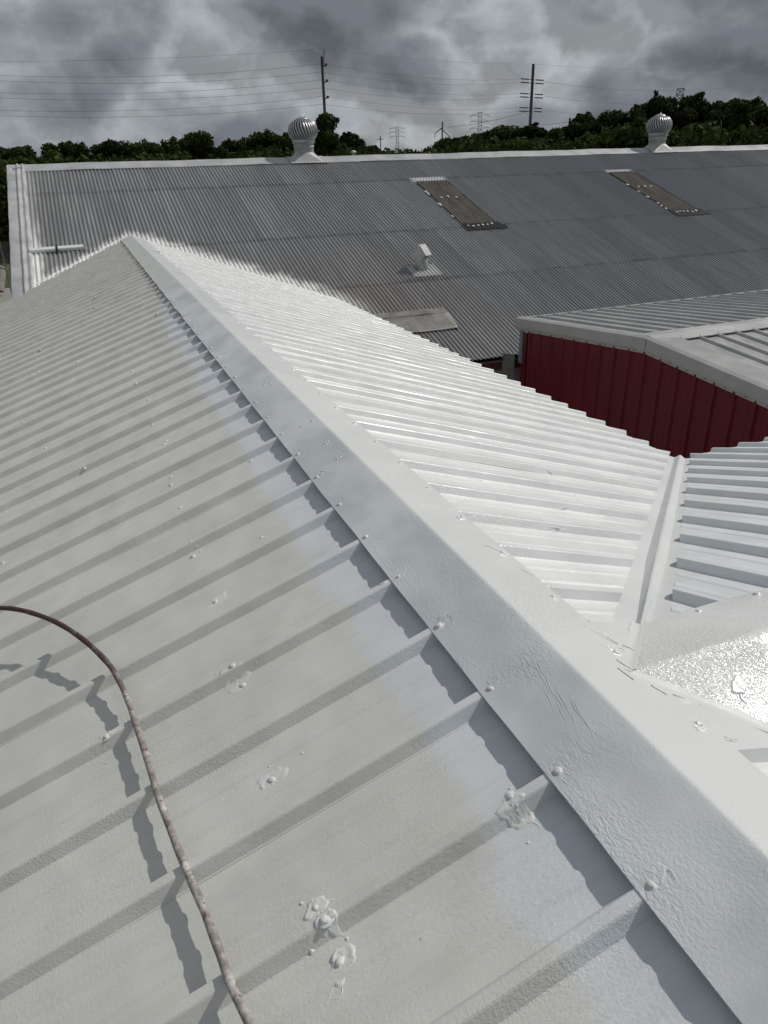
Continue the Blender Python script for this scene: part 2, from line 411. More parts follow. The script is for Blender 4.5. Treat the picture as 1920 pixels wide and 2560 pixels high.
class MB:
    def __init__(s): s.V = []; s.F = []
    def quad(s, a, b, c, d):
        i = len(s.V); s.V += [a, b, c, d]; s.F.append((i, i + 1, i + 2, i + 3))
    def box(s, x0, x1, y0, y1, z0, z1):
        i = len(s.V)
        s.V += [(x, y, z) for z in (z0, z1) for y in (y0, y1) for x in (x0, x1)]
        s.F += [tuple(i + k for k in f) for f in ((0, 2, 3, 1), (4, 5, 7, 6), (0, 1, 5, 4), (2, 6, 7, 3), (0, 4, 6, 2), (1, 3, 7, 5))]
    def tube(s, pts, r, seg=8, cap=True):
        pts = [Vector(p) for p in pts]; i0 = len(s.V); nP = len(pts)
        rr = r if hasattr(r, '__len__') else [r] * nP
        up = Vector((0, 0, 1))
        for k, p in enumerate(pts):
            t = (pts[min(k + 1, nP - 1)] - pts[max(k - 1, 0)]).normalized()
            ref = up if abs(t.z) < 0.95 else Vector((1, 0, 0))
            a = t.cross(ref).normalized(); b = a.cross(t)
            for j in range(seg):
                th = 2 * math.pi * j / seg
                s.V.append(tuple(p + (a * math.cos(th) + b * math.sin(th)) * rr[k]))
        for k in range(nP - 1):
            for j in range(seg):
                j2 = (j + 1) % seg
                s.F.append((i0 + k * seg + j, i0 + k * seg + j2, i0 + (k + 1) * seg + j2, i0 + (k + 1) * seg + j))
        if cap:
            s.F.append(tuple(i0 + j for j in range(seg))); s.F.append(tuple(i0 + (nP - 1) * seg + j for j in reversed(range(seg))))
    def lathe(s, prof, seg=24, c=(0, 0, 0), cap=True):
        i0 = len(s.V)
        for r, z in prof:
            for j in range(seg):
                th = 2 * math.pi * j / seg
                s.V.append((c[0] + r * math.cos(th), c[1] + r * math.sin(th), c[2] + z))
        for k in range(len(prof) - 1):
            for j in range(seg):
                j2 = (j + 1) % seg
                s.F.append((i0 + k * seg + j, i0 + k * seg + j2, i0 + (k + 1) * seg + j2, i0 + (k + 1) * seg + j))
        if cap and prof[-1][0] > 0: s.F.append(tuple(i0 + (len(prof) - 1) * seg + j for j in range(seg)))
        if cap and prof[0][0] > 0: s.F.append(tuple(i0 + j for j in reversed(range(seg))))
    def build(s, name, mat, parent=None, smooth=False, solid=0.0, M=None):
        return mk(name, s.V, s.F, mat, parent, smooth, solid, M)


def grid(rows, flip=False):
    """rows: list of equal-length point lists -> V, F"""
    V = [p for r in rows for p in r]; m = len(rows[0]); Fc = []
    for i in range(len(rows) - 1):
        for j in range(m - 1):
            a, b, c, d = i * m + j, i * m + j + 1, (i + 1) * m + j + 1, (i + 1) * m + j
            Fc.append((a, d, c, b) if flip else (a, b, c, d))
    return V, Fc


def wave(a, b, seed=0.0):
    return math.sin(a * 3.1 + seed) * 0.5 + math.sin(a * 7.7 + b * 2.3 + seed * 1.7) * 0.3 + math.sin(b * 5.3 + a * 1.9 + seed * 2.9) * 0.2


# plan point at distance q down the slope from a ridge -> world
nL = Vector((-math.sin(S), 0, math.cos(S))); nR = Vector((math.sin(S), 0, math.cos(S)))
nF = Vector((0, math.sin(S2), math.cos(S2))); nN = Vector((0, -math.sin(S2), math.cos(S2)))
nB = Vector((0, -math.sin(B), math.cos(B)))


def on_left(q, t, h=0.0): return Vector((-q, t, H - q * TS)) + nL * h
def on_right(q, t, h=0.0): return Vector((q, t, H - q * TS)) + nR * h
def on_far(q, t, h=0.0): return Vector((t, YC + q, H + ZC - q * T2)) + nF * h
def on_near(q, t, h=0.0): return Vector((t, YC - q, H + ZC - q * T2)) + nN * h
def on_big(q, t, h=0.0): return Vector((t, YB - q, H + ZB - q * TB)) + nB * h


RIB = 0.0335        # rib height below the cap plane
RIB_PROFILE = [(-0.036, 0.0), (-0.031, 0.0015), (-0.0135, 0.0300), (-0.0105, 0.0325), (0.0105, 0.0325), (0.0135, 0.0300), (0.031, 0.0015), (0.036, 0.0),
               (0.0810, 0.0), (0.0935, 0.0031), (0.1095, 0.0031), (0.1220, 0.0),
               (0.1828, 0.0), (0.1953, 0.0031), (0.2113, 0.0031), (0.2238, 0.0)]


def rib_sheet(name, place, ribs, q0f, q1f, mat, parent, nq=6, drop=RIB, flip=False, wob=0.0012, lip=0.0, solid=0.0016, seed=0.0, smooth=False):
    prof = []
    for k, r in enumerate(ribs):
        for t, h in RIB_PROFILE: prof.append((r + t, h + (0.0006 if k == 0 and t < 0.04 else 0.0)))
    prof.append((ribs[-1] + P - 0.0365, 0.0))
    rows = []
    for i in range(nq + 1):
        row = []
        for t, h in prof:
            a, b = q0f(t), q1f(t)
            b = max(b, a + 0.004)
            q = a + (b - a) * i / nq
            row.append(place(q, t, h - drop + wob * wave(q, t, seed)))
        rows.append(row)
    V, Fc = grid(rows, flip)
    o = mk(name, V, Fc, mat, parent, smooth, solid)
    return o


# ------------------------------------------------------------------ ground and surroundings (setting)
gx = 3000
g = mk('ground', [(-gx, -gx, 0), (gx, -gx, 0), (gx, gx, 0), (-gx, gx, 0)], [(0, 1, 2, 3)], 'ground_mix'); tag(g, kind='structure')
r_ = MB(); r_.box(-200, 200, 96, 112, -0.05, 0.02); tag(r_.build('road', 'asphalt'), kind='structure')
r_ = MB(); r_.box(-30, 60, -30, 45, -0.05, 0.012); tag(r_.build('yard_paving', 'concrete'), kind='structure')

# ------------------------------------------------------------------ the coated building
main = thing('coated_building', (0, 5, 0), 'long low building with white coated ribbed metal roof in the foreground', 'building')
Y_NEAR = -3.6


def valley_big(y): return -((y - YB) * TB + ZB) / TS


def q1_left(y): return 4.6 if y < 13.09 else max(0.0, valley_big(y) + 0.02)


def q_cross(y):
    return (abs(y - YC) * T2 - ZC) / TS


def q1_right(y):
    q = XE
    if y > 11.5: q = min(q, max(0.0, valley_big(y) + 0.02))
    if y < 3.6: q = min(q, q_cross(y) - (0.115 if y > YC else 0.035))
    return q


kmin = int(math.floor((Y_NEAR - Y0) / P)); ribsL = [Y0 + P * k for k in range(kmin, kmin + 64) if Y0 + P * k < 15.1]
LEFT_PANELS = []
off = (0 - kmin) % 3
starts = list(range(0, len(ribsL), 3))
for i in starts:
    rb = ribsL[i:i + 3]
    o = rib_sheet('roof_panel', on_left, rb, lambda t: 0.05, q1_left, 'coat_left', main, nq=10, flip=True, seed=i)
    LEFT_PANELS.append((rb[0] - 0.036, rb[-1] + P - 0.036, o))
ribsR = [0.0985 + P * k for k in range(-12, 60) if 0.0985 + P * k < 15.0]
RIGHT_PANELS = []
for i in range(0, len(ribsR), 3):
    rb = ribsR[i:i + 3]
    o = rib_sheet('roof_panel', on_right, rb, lambda t: 0.05, q1_right, 'coat_right', main, nq=10, seed=i + 50, wob=0.002)
    RIGHT_PANELS.append((rb[0] - 0.036, rb[-1] + P - 0.036, o))
EAVE_Y = 3.13 - YC


def q1_far(x): return min(EAVE_Y, (x * TS + ZC) / T2 - 0.105)


ribsX = [3.495 + P * k for k in range(-11, 22)]
FAR_PANELS = []
for i in range(0, len(ribsX), 3):
    rb = ribsX[i:i + 3]
    o = rib_sheet('roof_panel', on_far, rb, lambda t: 0.05, q1_far, 'coat_cross', main, nq=8, flip=True, seed=i + 90)
    FAR_PANELS.append((rb[0] - 0.036, rb[-1] + P - 0.036, o))
    rib_sheet('roof_panel', on_near, rb, lambda t: 0.05, lambda x: min(3.2, (x * TS + ZC) / T2 - 0.09), 'coat_cross', main, nq=4, seed=i + 120)


def panel_at(panels, t):
    for a, b, o in panels:
        if a <= t < b: return o
    return panels[0][2]


# ridge caps, one length after another
def cap_length(place_a, place_b, t0, t1, w, mat, lift, seed, amp=0.0022, edge_amp=0.0):
    top = [('a', w, 0.001), ('a', w * 0.66, 0.001), ('a', w * 0.33, 0.001), ('a', 0.022, 0.001), ('a', 0.007, 0.0006), ('m', 0.0, -0.0004),
           ('b', 0.007, 0.0006), ('b', 0.022, 0.001), ('b', w * 0.33, 0.001), ('b', w * 0.66, 0.001), ('b', w, 0.001)]
    hem_a = [('a', w - 0.014, -0.0050), ('a', w + 0.0004, -0.0042), ('a', w, 0.001)]
    hem_b = [('b', w, 0.001), ('b', w + 0.0004, -0.0042), ('b', w - 0.014, -0.0050)]
    steps = max(2, int((t1 - t0) / 0.1)); V = []; Fc = []
    for prof in (hem_a, top, hem_b):
        rows = []
        for i in range(steps + 1):
            t = t0 + (t1 - t0) * i / steps; row = []
            for side, q, h in prof:
                g_ = (q / w) ** 1.5
                hh = h + lift + amp * g_ * wave(t * 1.6, 0.7, seed + (3 if side == 'b' else 0)) + abs(amp * g_ * 0.8)
                qq = (q + edge_amp * g_ * wave(t * 2.9, 0.3, seed + 5)) * math.cos(S)
                row.append(place_a(qq, t, hh) if side == 'a' else place_b(qq, t, hh))
            rows.append(row)
        v_, f_ = grid(rows); k = len(V); V += v_; Fc += [tuple(i + k for i in f) for f in f_]
    # folded end, so the lap shows its thickness
    return V, Fc


seams = [-3.6, -0.33, 2.72, 5.77, 8.82, 11.87, 15.32]
CAPS = []
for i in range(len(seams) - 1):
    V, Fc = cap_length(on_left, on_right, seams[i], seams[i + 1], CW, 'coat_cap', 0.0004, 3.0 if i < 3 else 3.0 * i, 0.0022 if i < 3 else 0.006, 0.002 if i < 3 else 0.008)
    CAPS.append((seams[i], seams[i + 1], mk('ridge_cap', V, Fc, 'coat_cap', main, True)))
XC_SEAMS = [0.075, 2.4, 5.4, 9.6]
for i in range(3):
    V, Fc = cap_length(on_near, on_far, XC_SEAMS[i] - (0.05 if i else 0), XC_SEAMS[i + 1], 0.262, 'coat_cross_cap', 0.0016 * (i % 2) + 0.001, 40 + i, 0.003)
    c_ = mk('ridge_cap', V, Fc, 'coat_cross_cap', main, True)
    if i == 0: CROSS_CAP = c_; tag(c_, 'wet glossy ridge cap of the cross wing')

# saddle sheet carrying the main flange on under the cross cap, its edges dressed down to the pans
rows = []
for y, dy in ((-0.400, -0.034), (-0.380, -0.004), (-0.30, 0.0), (-0.2, 0.0), (-0.1, 0.0), (0.0, 0.0), (0.10, 0.0), (0.185, -0.004), (0.205, -0.034)):
    rows.append([on_right(x_, y, h_ if x_ < 0.22 else min(h_, h_ + dy)) for x_, h_ in ((0.150, -0.006), (0.205, -0.0035), (0.235, -0.001), (0.33, 0.0005), (0.425 + 0.01 * wave(y * 30, 0.5), 0.0), (0.452, -0.034))])
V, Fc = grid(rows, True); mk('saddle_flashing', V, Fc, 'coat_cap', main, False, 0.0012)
# brushed sealant where the cross cap dies into the main cap
for sgn in (-1, 1):
    rows = []
    for i in range(15):
        q = 0.262 * math.cos(S2) * i / 14; xj = (q * T2 - ZC) / TS; wv = 0.006 * wave(i * 1.7, 2.0, sgn)
        row = []
        for e in (-1.0, -0.5, 0.0, 0.5, 1.0):
            w_e = 0.020 + wv
            if e <= 0: p = on_right(xj + e * w_e, YC + sgn * q - sgn * 0.02 * e, 0.0022 * (1 + e) + 0.0012)
            else: p = (on_far if sgn > 0 else on_near)(q, xj + e * w_e, 0.0030 * (1 - e) + 0.0030)
            row.append(p)
        rows.append(row)
    V, Fc = grid(rows, sgn < 0); mk('sealant_bead', V, Fc, 'coat_drip', main, True)

# closure strips under the cap edges (seen as the dark slot between the ribs)
for place, nm in ((on_left, 0), (on_right, 1)):
    m = MB(); m.quad(place(0.12, Y_NEAR, -0.034), place(0.12, 15.0, -0.034), place(0.12, 15.0, -0.001), place(0.12, Y_NEAR, -0.001)); m.build('closure_strip', 'coat_drip', main)

# W-shaped valley flashing between main slope and cross wing
rows = []
for i in range(13):
    z = -0.085 + (-1.118 + 0.085) * i / 12
    c = Vector((-z / TS, YC + (ZC - z) / T2, 0)); row = []
    dvec = Vector((T2, TS, 0)).normalized(); pv = Vector((-dvec.y, dvec.x, 0))      # pv points to main slope side
    for e, up in ((0.27, -0.001), (0.16, -0.001), (0.055, 0.0), (0.040, 0.001), (0.004, 0.036), (-0.004, 0.036), (-0.040, 0.001), (-0.055, 0.0), (-0.16, -0.001), (-0.27, -0.001)):
        q = c + pv * (e * min(1.0, (-z - 0.03) / 0.30))
        zz = max(min(-q.x * TS, 0), ZC - abs(q.y - YC) * T2)
        row.append(Vector((q.x, q.y, H + zz - 0.0345 + up + 0.0015 * wave(i * 0.7, e * 9))))
    rows.append(row)
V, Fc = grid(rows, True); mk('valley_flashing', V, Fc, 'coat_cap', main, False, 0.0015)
# second valley flashing, near side of the cross wing
rows = []
for i in range(9):
    z = -0.085 + (-1.0 + 0.085) * i / 8
    c = Vector((-z / TS, YC - (ZC - z) / T2, 0)); row = []
    dvec = Vector((T2, -TS, 0)).normalized(); pv = Vector((dvec.y, -dvec.x, 0))
    for e, up in ((0.25, 0.0), (0.03, 0.0), (0.0, 0.03), (-0.03, 0.0), (-0.25, 0.0)):
        q = c + pv * (e * min(1.0, (-z - 0.03) / 0.30))
        zz = max(min(-q.x * TS, 0), ZC - abs(q.y - YC) * T2)
        row.append(Vector((q.x, q.y, H + zz - 0.0345 + up)))
    rows.append(row)
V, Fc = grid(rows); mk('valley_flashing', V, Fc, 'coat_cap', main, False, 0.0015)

# walls below
m = MB(); m.box(-4.2, -4.05, Y_NEAR, 13.0, 0, H - 1.60); m.build('wall', 'wall_white', main)
m = MB(); m.box(2.85, 3.0, 2.9, 9.6, 0, H - 1.22); m.build('wall', 'wall_white', main)
m = MB(); m.box(3.0, 9.6, 2.72, 2.87, 0, H - 1.24); m.build('wall', 'wall_white', main)

# lumpy white mastic where the left slope runs into the corrugated roof
rows = []; NV = 110
for i in range(NV + 1):
    x = -0.10 - (2.24 - 0.10) * i / NV
    yv = YB - ZB / TB + x * TS / TB; zv = H + x * TS
    sc_ = 0.5 + 0.5 * math.sin(-x * 2 * math.pi / 0.52); sc_ = sc_ ** 2
    wlow = 0.025 + 0.055 * sc_ + 0.010 * wave(x * 9, 1); wup = 0.05 + 0.018 * wave(x * 13, 2)
    row = []
    for f_, h in ((-1.0, -0.012), (-0.55, 0.012), (0.0, 0.026), (0.5, 0.022), (1.0, 0.004)):
        if f_ < 0: p = Vector((x + 0.12 * f_ * 0, yv + f_ * wlow, zv)) + nL * (h + 0.004 * wave(x * 21, f_ * 3, 1))
        else: p = Vector((x, yv + f_ * wup, zv + f_ * wup * TB)) + nB * (h + 0.004 * wave(x * 17, f_ * 3, 4))
        row.append(p)
    rows.append(row)
V, Fc = grid(rows); mk('valley_mastic', V, Fc, 'valley_mastic', main, True)

# ------------------------------------------------------------------ screw heads and paint build-up
def lump_mesh(seed, r=0.012, hgt=0.009, mat='coat_drip'):
    rg = random.Random(seed); seg = 12; V = []; Fc = []
    prof = [(1.75, 0.0), (1.45, 0.10), (1.2, 0.16), (0.98, 0.30), (0.86, 0.78), (0.55, 0.97), (0.0, 1.02)]
    ph = rg.random() * 6
    for k, (a, b) in enumerate(prof[:-1]):
        for j in range(seg):
            th = 2 * math.pi * j / seg
            rr = r * a * (1 + 0.14 * math.sin(2 * th + ph) * (1 if k < 3 else 0.4) + rg.uniform(-0.06, 0.06))
            V.append((rr * math.cos(th), rr * math.sin(th), hgt * b * (1 + rg.uniform(-0.06, 0.06)) - (0.001 if k == 0 else 0)))
    V.append((0, 0, hgt * 1.0))
    for k in range(len(prof) - 2):
        for j in range(seg): Fc.append((k * seg + j, k * seg + (j + 1) % seg, (k + 1) * seg + (j + 1) % seg, (k + 1) * seg + j))
    t = len(V) - 1; k = (len(prof) - 2) * seg
    for j in range(seg): Fc.append((k + j, k + (j + 1) % seg, t))
    return mesh('screw_head', V, Fc, mat, True)


LUMP = {c: [lump_mesh(i, 0.0080 + 0.001 * (i % 3), 0.0072 + 0.001 * (i % 2), c) for i in range(3)] for c in ('coat_drip', 'coat_right', 'coat_cross')}


def frame(p, nrm, ex, spin=0.0, sc=1.0):
    z = nrm.normalized(); x = (ex - z * ex.dot(z)).normalized(); y = z.cross(x)
    R = Matrix((x, y, z)).transposed() @ Matrix.Rotation(spin, 3, 'Z') * sc
    return Matrix.Translation(p) @ R.to_4x4()


exL = Vector((math.cos(S), 0, math.sin(S))); exR = Vector((math.cos(S), 0, -math.sin(S))); exF = Vector((1, 0, 0))
NS = [0]


def screw(parent, p, nrm, ex, mat='coat_drip', sc=1.0):
    NS[0] += 1
    return add('screw_head', random.choice(LUMP[mat]), parent, frame(p, nrm, ex, random.uniform(0, 6.28), sc * random.uniform(0.9, 1.15)))


def splat(parent, p, nrm, ex, r, elong=1.0, hgt=0.003, seed=0, spin=0.0, mat='coat_drip', strands=2, ridged=0.0, follow=None):
    """brushed dab of thick coating round a screw, with trailing strands"""
    rg = random.Random(seed); seg = 30; rings = 7; V = []; Fc = []
    ph = [rg.random() * 6.28 for _ in range(6)]
    def R(th): return r * (1 + 0.14 * math.sin(2 * th + ph[0]) + 0.12 * math.sin(3 * th + ph[1]) + 0.10 * math.sin(5 * th + ph[2]) + 0.06 * math.sin(9 * th + ph[3]))
    V.append((0, 0, hgt * 0.8))
    for k in range(1, rings + 1):
        f = k / rings
        for j in range(seg):
            th = 2 * math.pi * j / seg; rr = R(th) * f
            x, y = rr * math.cos(th) * elong, rr * math.sin(th)
            prof = (0.75 + 0.45 * f ** 3) * (1 - f ** 14) if f < 1 else -0.35
            z = hgt * prof * (1 + 0.25 * math.sin(3 * th + ph[4]))
            z += hgt * ridged * 0.5 * math.sin(x * 900 + 2 * math.sin(y * 120 + ph[5])) * (0 if f > 0.97 else 1)
            V.append((x, y, z))
    for j in range(seg): Fc.append((0, 1 + j, 1 + (j + 1) % seg))
    for k in range(rings - 1):
        a = 1 + k * seg; b = a + seg
        for j in range(seg): Fc.append((a + j, b + j, b + (j + 1) % seg, a + (j + 1) % seg))
    m = MB(); m.V = V; m.F = Fc
    for s_ in range(strands):
        th = rg.random() * 6.28; x0 = R(th) * math.cos(th) * elong * 0.93; y0 = R(th) * math.sin(th) * 0.93
        L = r * rg.uniform(0.6, 1.3); bend = rg.uniform(-1.2, 1.2); pts = []; rad = []
        for i in range(8):
            t = i / 7; a = th + bend * t * t
            pts.append((x0 + math.cos(a) * L * t, y0 + math.sin(a) * L * t, 0.0007)); rad.append(0.0016 * (1 - 0.65 * t))
        m.tube(pts, rad, 5)
    if follow is not None:
        c_, s_ = math.cos(spin), math.sin(spin); h0 = left_h(follow)
        m.V = [(vx, vy, vz + left_h(follow + vx * s_ + vy * c_) - h0) for vx, vy, vz in m.V]
    o = m.build('paint_dab', mat, parent, True, 0.0, frame(p, nrm, ex, spin))
    return o


def strand(parent, pts, place, h, r=0.0013, name='paint_strand', mat='coat_drip'):
    m = MB(); m.tube([place(q, t, h) for q, t in pts], r, 6); return m.build(name, mat, parent, True)


# screws of the main ridge cap, both edges, one on every rib
for y in ribsL:
    if -1.3 < y < 15.0:
        cap = panel_at(CAPS, y)
        screw(cap, on_left((CW - 0.026) * math.cos(S), y + random.uniform(-.006, .006), 0.002), nL, exL, sc=0.92)
for k in range(-3, 46):
    y = 0.008 + 0.3045 * k
    if -0.7 < y < 14.0:
        screw(panel_at(CAPS, y), on_right((CW - 0.03) * math.cos(S), y, 0.002), nR, exR, 'coat_right', 1.05)
# extra pairs on the cap where it was lapped
for dx, yy in ((-0.06, 1.62), (-0.075, 1.62), (-0.05, 1.83), (-0.065, 1.82), (-0.08, 1.81), (-0.035, 2.14), (-0.095, 2.13), (-0.055, 2.95), (-0.09, 2.97)):
    screw(panel_at(CAPS, yy), on_left(-dx, yy, 0.002), nL, exL, sc=0.55)
# field screws on the left slope (as seen) and on purlin lines further away
FIELD = [(-1.22, 1.56), (-0.756, 1.076), (-0.774, 1.579), (-0.781, 1.476), (-0.766, 0.68), (-0.765, 0.633), (-0.76, 0.563), (-1.168, 0.624), (-0.767, 0.157), (-0.766, -0.233), (-0.748, -0.294), (-0.754, -0.366), (-0.308, -0.275), (-0.236, 0.663), (-0.307, 1.592), (-0.788, 2.503), (-0.776, 2.284), (-1.195, 3.051), (-1.286, 2.497), (-0.768, 1.975), (-0.726, 2.924), (-0.964, 3.416), (-1.458, 3.854), (-1.631, 3.393), (-1.032, 4.405), (-0.378, 3.481), (-1.628, 2.336), (-1.698, 6.632), (-0.709, 5.424), (-1.034, 12.542), (-1.415, 10.927), (-0.511, 1.348),
         (-2.121, 9.2), (-1.601, 7.313), (-1.638, 8.278), (-1.495, 5.358), (-2.072, 11.22), (-1.567, 9.312), (-1.216, 6.002), (-0.956, 7.453), (-0.968, 5.396), (-0.762, 5.271), (-0.786, 4.805), (-0.46, 7.491), (-0.393, 6.418), (-0.413, 5.442), (-0.448, 4.407), (-0.984, 6.357), (-0.773, 6.208), (-0.966, 8.362), (-1.022, 4.383), (-0.77, 3.325), (-0.742, 3.855), (-0.781, 4.29), (-0.39, 3.456), (-0.743, 2.895), (-0.763, 2.373), (-0.777, 2.26), (-1.693, 4.373), (-1.654, 4.752), (-1.635, 5.723), (-1.583, 6.305), (-0.959, 9.619), (-0.278, 2.536), (-0.388, 2.103)]
for yy in np.arange(7.2, 13.4, 0.62):
    for xx in (-0.42, -0.95, -1.6, -2.1):
        if random.random() < 0.6: FIELD.append((xx + random.uniform(-.03, .03), yy + random.uniform(-.1, .1)))


def left_h(y):
    """surface height of the ribbed left slope at y"""
    t = (y - Y0 + P / 2) % P - P / 2
    a = abs(t)
    if a < 0.0115: return 0.0325 - RIB
    if a < 0.033: return 0.0325 * (0.033 - a) / 0.0215 - RIB
    return -RIB


for i, (x, y) in enumerate(FIELD):
    pn = panel_at(LEFT_PANELS, y)
    screw(pn, on_left(-x, y, left_h(y)), nL, exL, sc=0.95 if y < 4 else 1.2)
    if y < 5 and i % 2 == 0 and i > 12:
        splat(pn, on_left(-x + random.uniform(-.02, .02), y + random.uniform(-.02, .02), -RIB), nL, exL, random.uniform(0.014, 0.03), random.uniform(1.2, 2.4), 0.0016, i, random.uniform(-0.4, 0.9), strands=1, ridged=0.8)
# thick dabs close to the camera
HERO = [(-0.766, -0.233, 0.024, 1.2, 0.0032, 3, 0.2, 0.15), (-0.748, -0.294, 0.024, 1.1, 0.0038, 2, 0.9, 0.4), (-0.752, -0.372, 0.030, 1.3, 0.0034, 2, 0.6, 1.0), (-0.767, 0.150, 0.045, 1.2, 0.0022, 1, 0.6, 1.0),
        (-1.150, 0.655, 0.030, 1.6, 0.003, 1, 0.4, 0.7), (-0.772, 0.60, 0.05, 1.1, 0.0022, 1, 0.3, 0.9), (-0.315, -0.300, 0.032, 1.3, 0.0028, 2, 0.1, 1.1), (-0.236, 0.655, 0.022, 1.3, 0.0035, 1, 0.7, 1.0), (-0.75, 1.07, 0.035, 1.5, 0.0018, 1, 0.5, 1.0)]
for i, (x, y, r, el, hg, ns, spin, rd) in enumerate(HERO):
    splat(panel_at(LEFT_PANELS, y), on_left(-x, y, left_h(y) + 0.0004), nL, exL, r, el, hg, 100 + i, spin, strands=ns, ridged=rd, follow=y)
    if hg > 0.0033: screw(panel_at(LEFT_PANELS, y), on_left(-x + 0.004, y + 0.003, left_h(y) + hg * 0.3), nL, exL, sc=1.0)
# small crumbs of dried coating
crumb = lump_mesh(9, 0.0045, 0.004)
for _ in range(60):
    cx, cyy = random.choice([(-0.80, -0.24), (-0.77, 0.62), (-0.75, 0.16), (-0.79, 0.6), (-0.3, -0.3), (-0.6, 0.9), (-0.77, 1.5)])
    x, y = cx + random.gauss(0, 0.035), cyy + random.gauss(0, 0.035)
    add('paint_crumb', crumb, panel_at(LEFT_PANELS, y), frame(on_left(-x, y, left_h(y)), nL, exL, random.random() * 6, random.uniform(0.35, 1.0)))
# strands and twigs caught in the coat
for q, t, ln, a in ((0.955, 0.235, 0.022, 0.1), (0.875, 0.19, 0.045, 0.25), (0.80, 0.03, 0.02, 1.4), (1.20, 0.565, 0.035, -0.9), (0.98, 2.0, 0.03, 0.9), (0.66, 1.75, 0.03, 0.6)):
    pts = [(q - ln * (k / 4 - 0.5) * math.cos(a) + 0.002 * math.sin(k * 2.1), t + ln * (k / 4 - 0.5) * math.sin(a)) for k in range(5)]
    strand(panel_at(LEFT_PANELS, t), pts, on_left, -RIB + 0.001, 0.0016)
# brushed arcs beside the cap screws
for i, y in enumerate([yy for yy in ribsL if -0.8 < yy < 4.5]):
    cap = panel_at(CAPS, y)
    for k in range(2):
        R0 = random.uniform(0.022, 0.045); a0 = random.uniform(-1.1, 0.1); pts = []
        for j in range(8):
            a = a0 + j / 7 * random.uniform(1.2, 1.9)
            pts.append(((CW - 0.03) * math.cos(S) - R0 * math.cos(a), y + R0 * math.sin(a)))
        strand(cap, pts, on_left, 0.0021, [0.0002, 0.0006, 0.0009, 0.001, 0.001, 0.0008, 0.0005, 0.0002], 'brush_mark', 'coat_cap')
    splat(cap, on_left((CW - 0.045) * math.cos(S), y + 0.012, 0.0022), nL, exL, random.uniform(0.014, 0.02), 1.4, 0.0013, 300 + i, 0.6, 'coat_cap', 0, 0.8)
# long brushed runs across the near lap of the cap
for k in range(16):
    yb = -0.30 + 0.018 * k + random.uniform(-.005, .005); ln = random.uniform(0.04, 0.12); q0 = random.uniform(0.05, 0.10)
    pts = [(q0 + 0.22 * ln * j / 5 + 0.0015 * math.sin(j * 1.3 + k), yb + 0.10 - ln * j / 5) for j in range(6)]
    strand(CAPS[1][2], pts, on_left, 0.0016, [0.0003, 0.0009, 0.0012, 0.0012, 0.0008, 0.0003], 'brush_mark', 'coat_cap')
# right slope: screws on purlin lines, wet drips
for y in ribsR:
    for q in (0.75, 1.6, 2.5, 3.25):
        yy = y + 0.05
        if q1_right(yy) > q + 0.05 and yy < 9.5 and random.random() < 0.55:
            screw(panel_at(RIGHT_PANELS, yy), on_right(q + random.uniform(-.02, .02), yy, -RIB), nR, exR, 'coat_right')
for i in range(34):
    y = random.uniform(0.5, 5.0); qm = q1_right(y)
    if qm < 0.45: continue
    q = random.uniform(0.28, qm - 0.05); ln = random.uniform(0.03, 0.16); a = random.uniform(-0.25, 0.25) if i % 3 else random.uniform(0.8, 1.6)
    pts = [(q + ln * (k / 4 - .5) * math.cos(a), y + ln * (k / 4 - .5) * math.sin(a) + 0.003 * math.sin(k * 1.7 + i)) for k in range(5)]
    tt = (y - ribsR[0] + P / 2) % P - P / 2
    if abs(tt) < 0.05 and abs(math.sin(a)) > 0.5: continue
    strand(panel_at(RIGHT_PANELS, y), pts, on_right, -RIB + (0.031 if abs(tt) < 0.012 else 0.001 if abs(tt) > 0.036 else 0.016), random.uniform(0.001, 0.0022), 'paint_strand', 'coat_right')
# strokes and dabs where the cross cap was sealed to the main cap
for i, (q, y, ln, a) in enumerate(((0.205, 0.10, 0.10, 1.2), (0.225, 0.08, 0.06, 1.25), (0.17, -0.05, 0.045, 1.3), (0.14, -0.09, 0.05, 1.4), (0.26, 0.03, 0.05, 1.1), (0.20, 0.48, 0.05, 1.0), (0.17, 0.65, 0.06, 0.9), (0.21, 0.20, 0.07, 1.1), (0.24, -0.35, 0.03, 0.4), (0.19, -0.16, 0.04, 1.2))):
    pts = [(q + ln * (k / 4 - .5) * math.cos(a), y - ln * (k / 4 - .5) * math.sin(a) + 0.003 * math.sin(k * 1.9 + i)) for k in range(5)]
    strand(panel_at(CAPS, y), pts, on_right, 0.0035, 0.0013, 'paint_strand', 'coat_right')
for i, (q, y) in enumerate(((0.20, 0.03), (0.19, -0.31), (0.20, 0.31), (0.195, 0.61), (0.19, 0.92))):
    splat(panel_at(CAPS, y), on_right(q - 0.005, y, 0.002), nR, exR, 0.017, 1.3, 0.003, 400 + i, 0.4, 'coat_right', 1, 0.7)
splat(CROSS_CAP, on_near(0.12, 0.42, 0.003), nN, exF, 0.022, 1.3, 0.003, 450, 0.5, 'coat_right', 1, 0.3)
for (q, x) in ((0.235, 0.62), (0.24, 1.02), (0.235, 0.86), (0.24, 1.42), (0.24, 1.83), (0.24, 2.3)):
    screw(CROSS_CAP, on_far(q * math.cos(S2), x, 0.003), nF, exF, 'coat_right')
# far slope of the cross wing: pairs of screws in the pans
for x in ribsX:
    for q in (0.55, 0.72, 1.35, 2.1, 2.95):
        if q1_far(x + 0.055) > q + 0.06 and x < 5.5 and random.random() < 0.8:
            for dx in ((0.05, 0.085) if random.random() < 0.4 else (0.055,)):
                screw(panel_at(FAR_PANELS, x + dx), on_far(q + random.uniform(-.03, .03), x + dx, -RIB), nF, exF, 'coat_cross', 0.95)

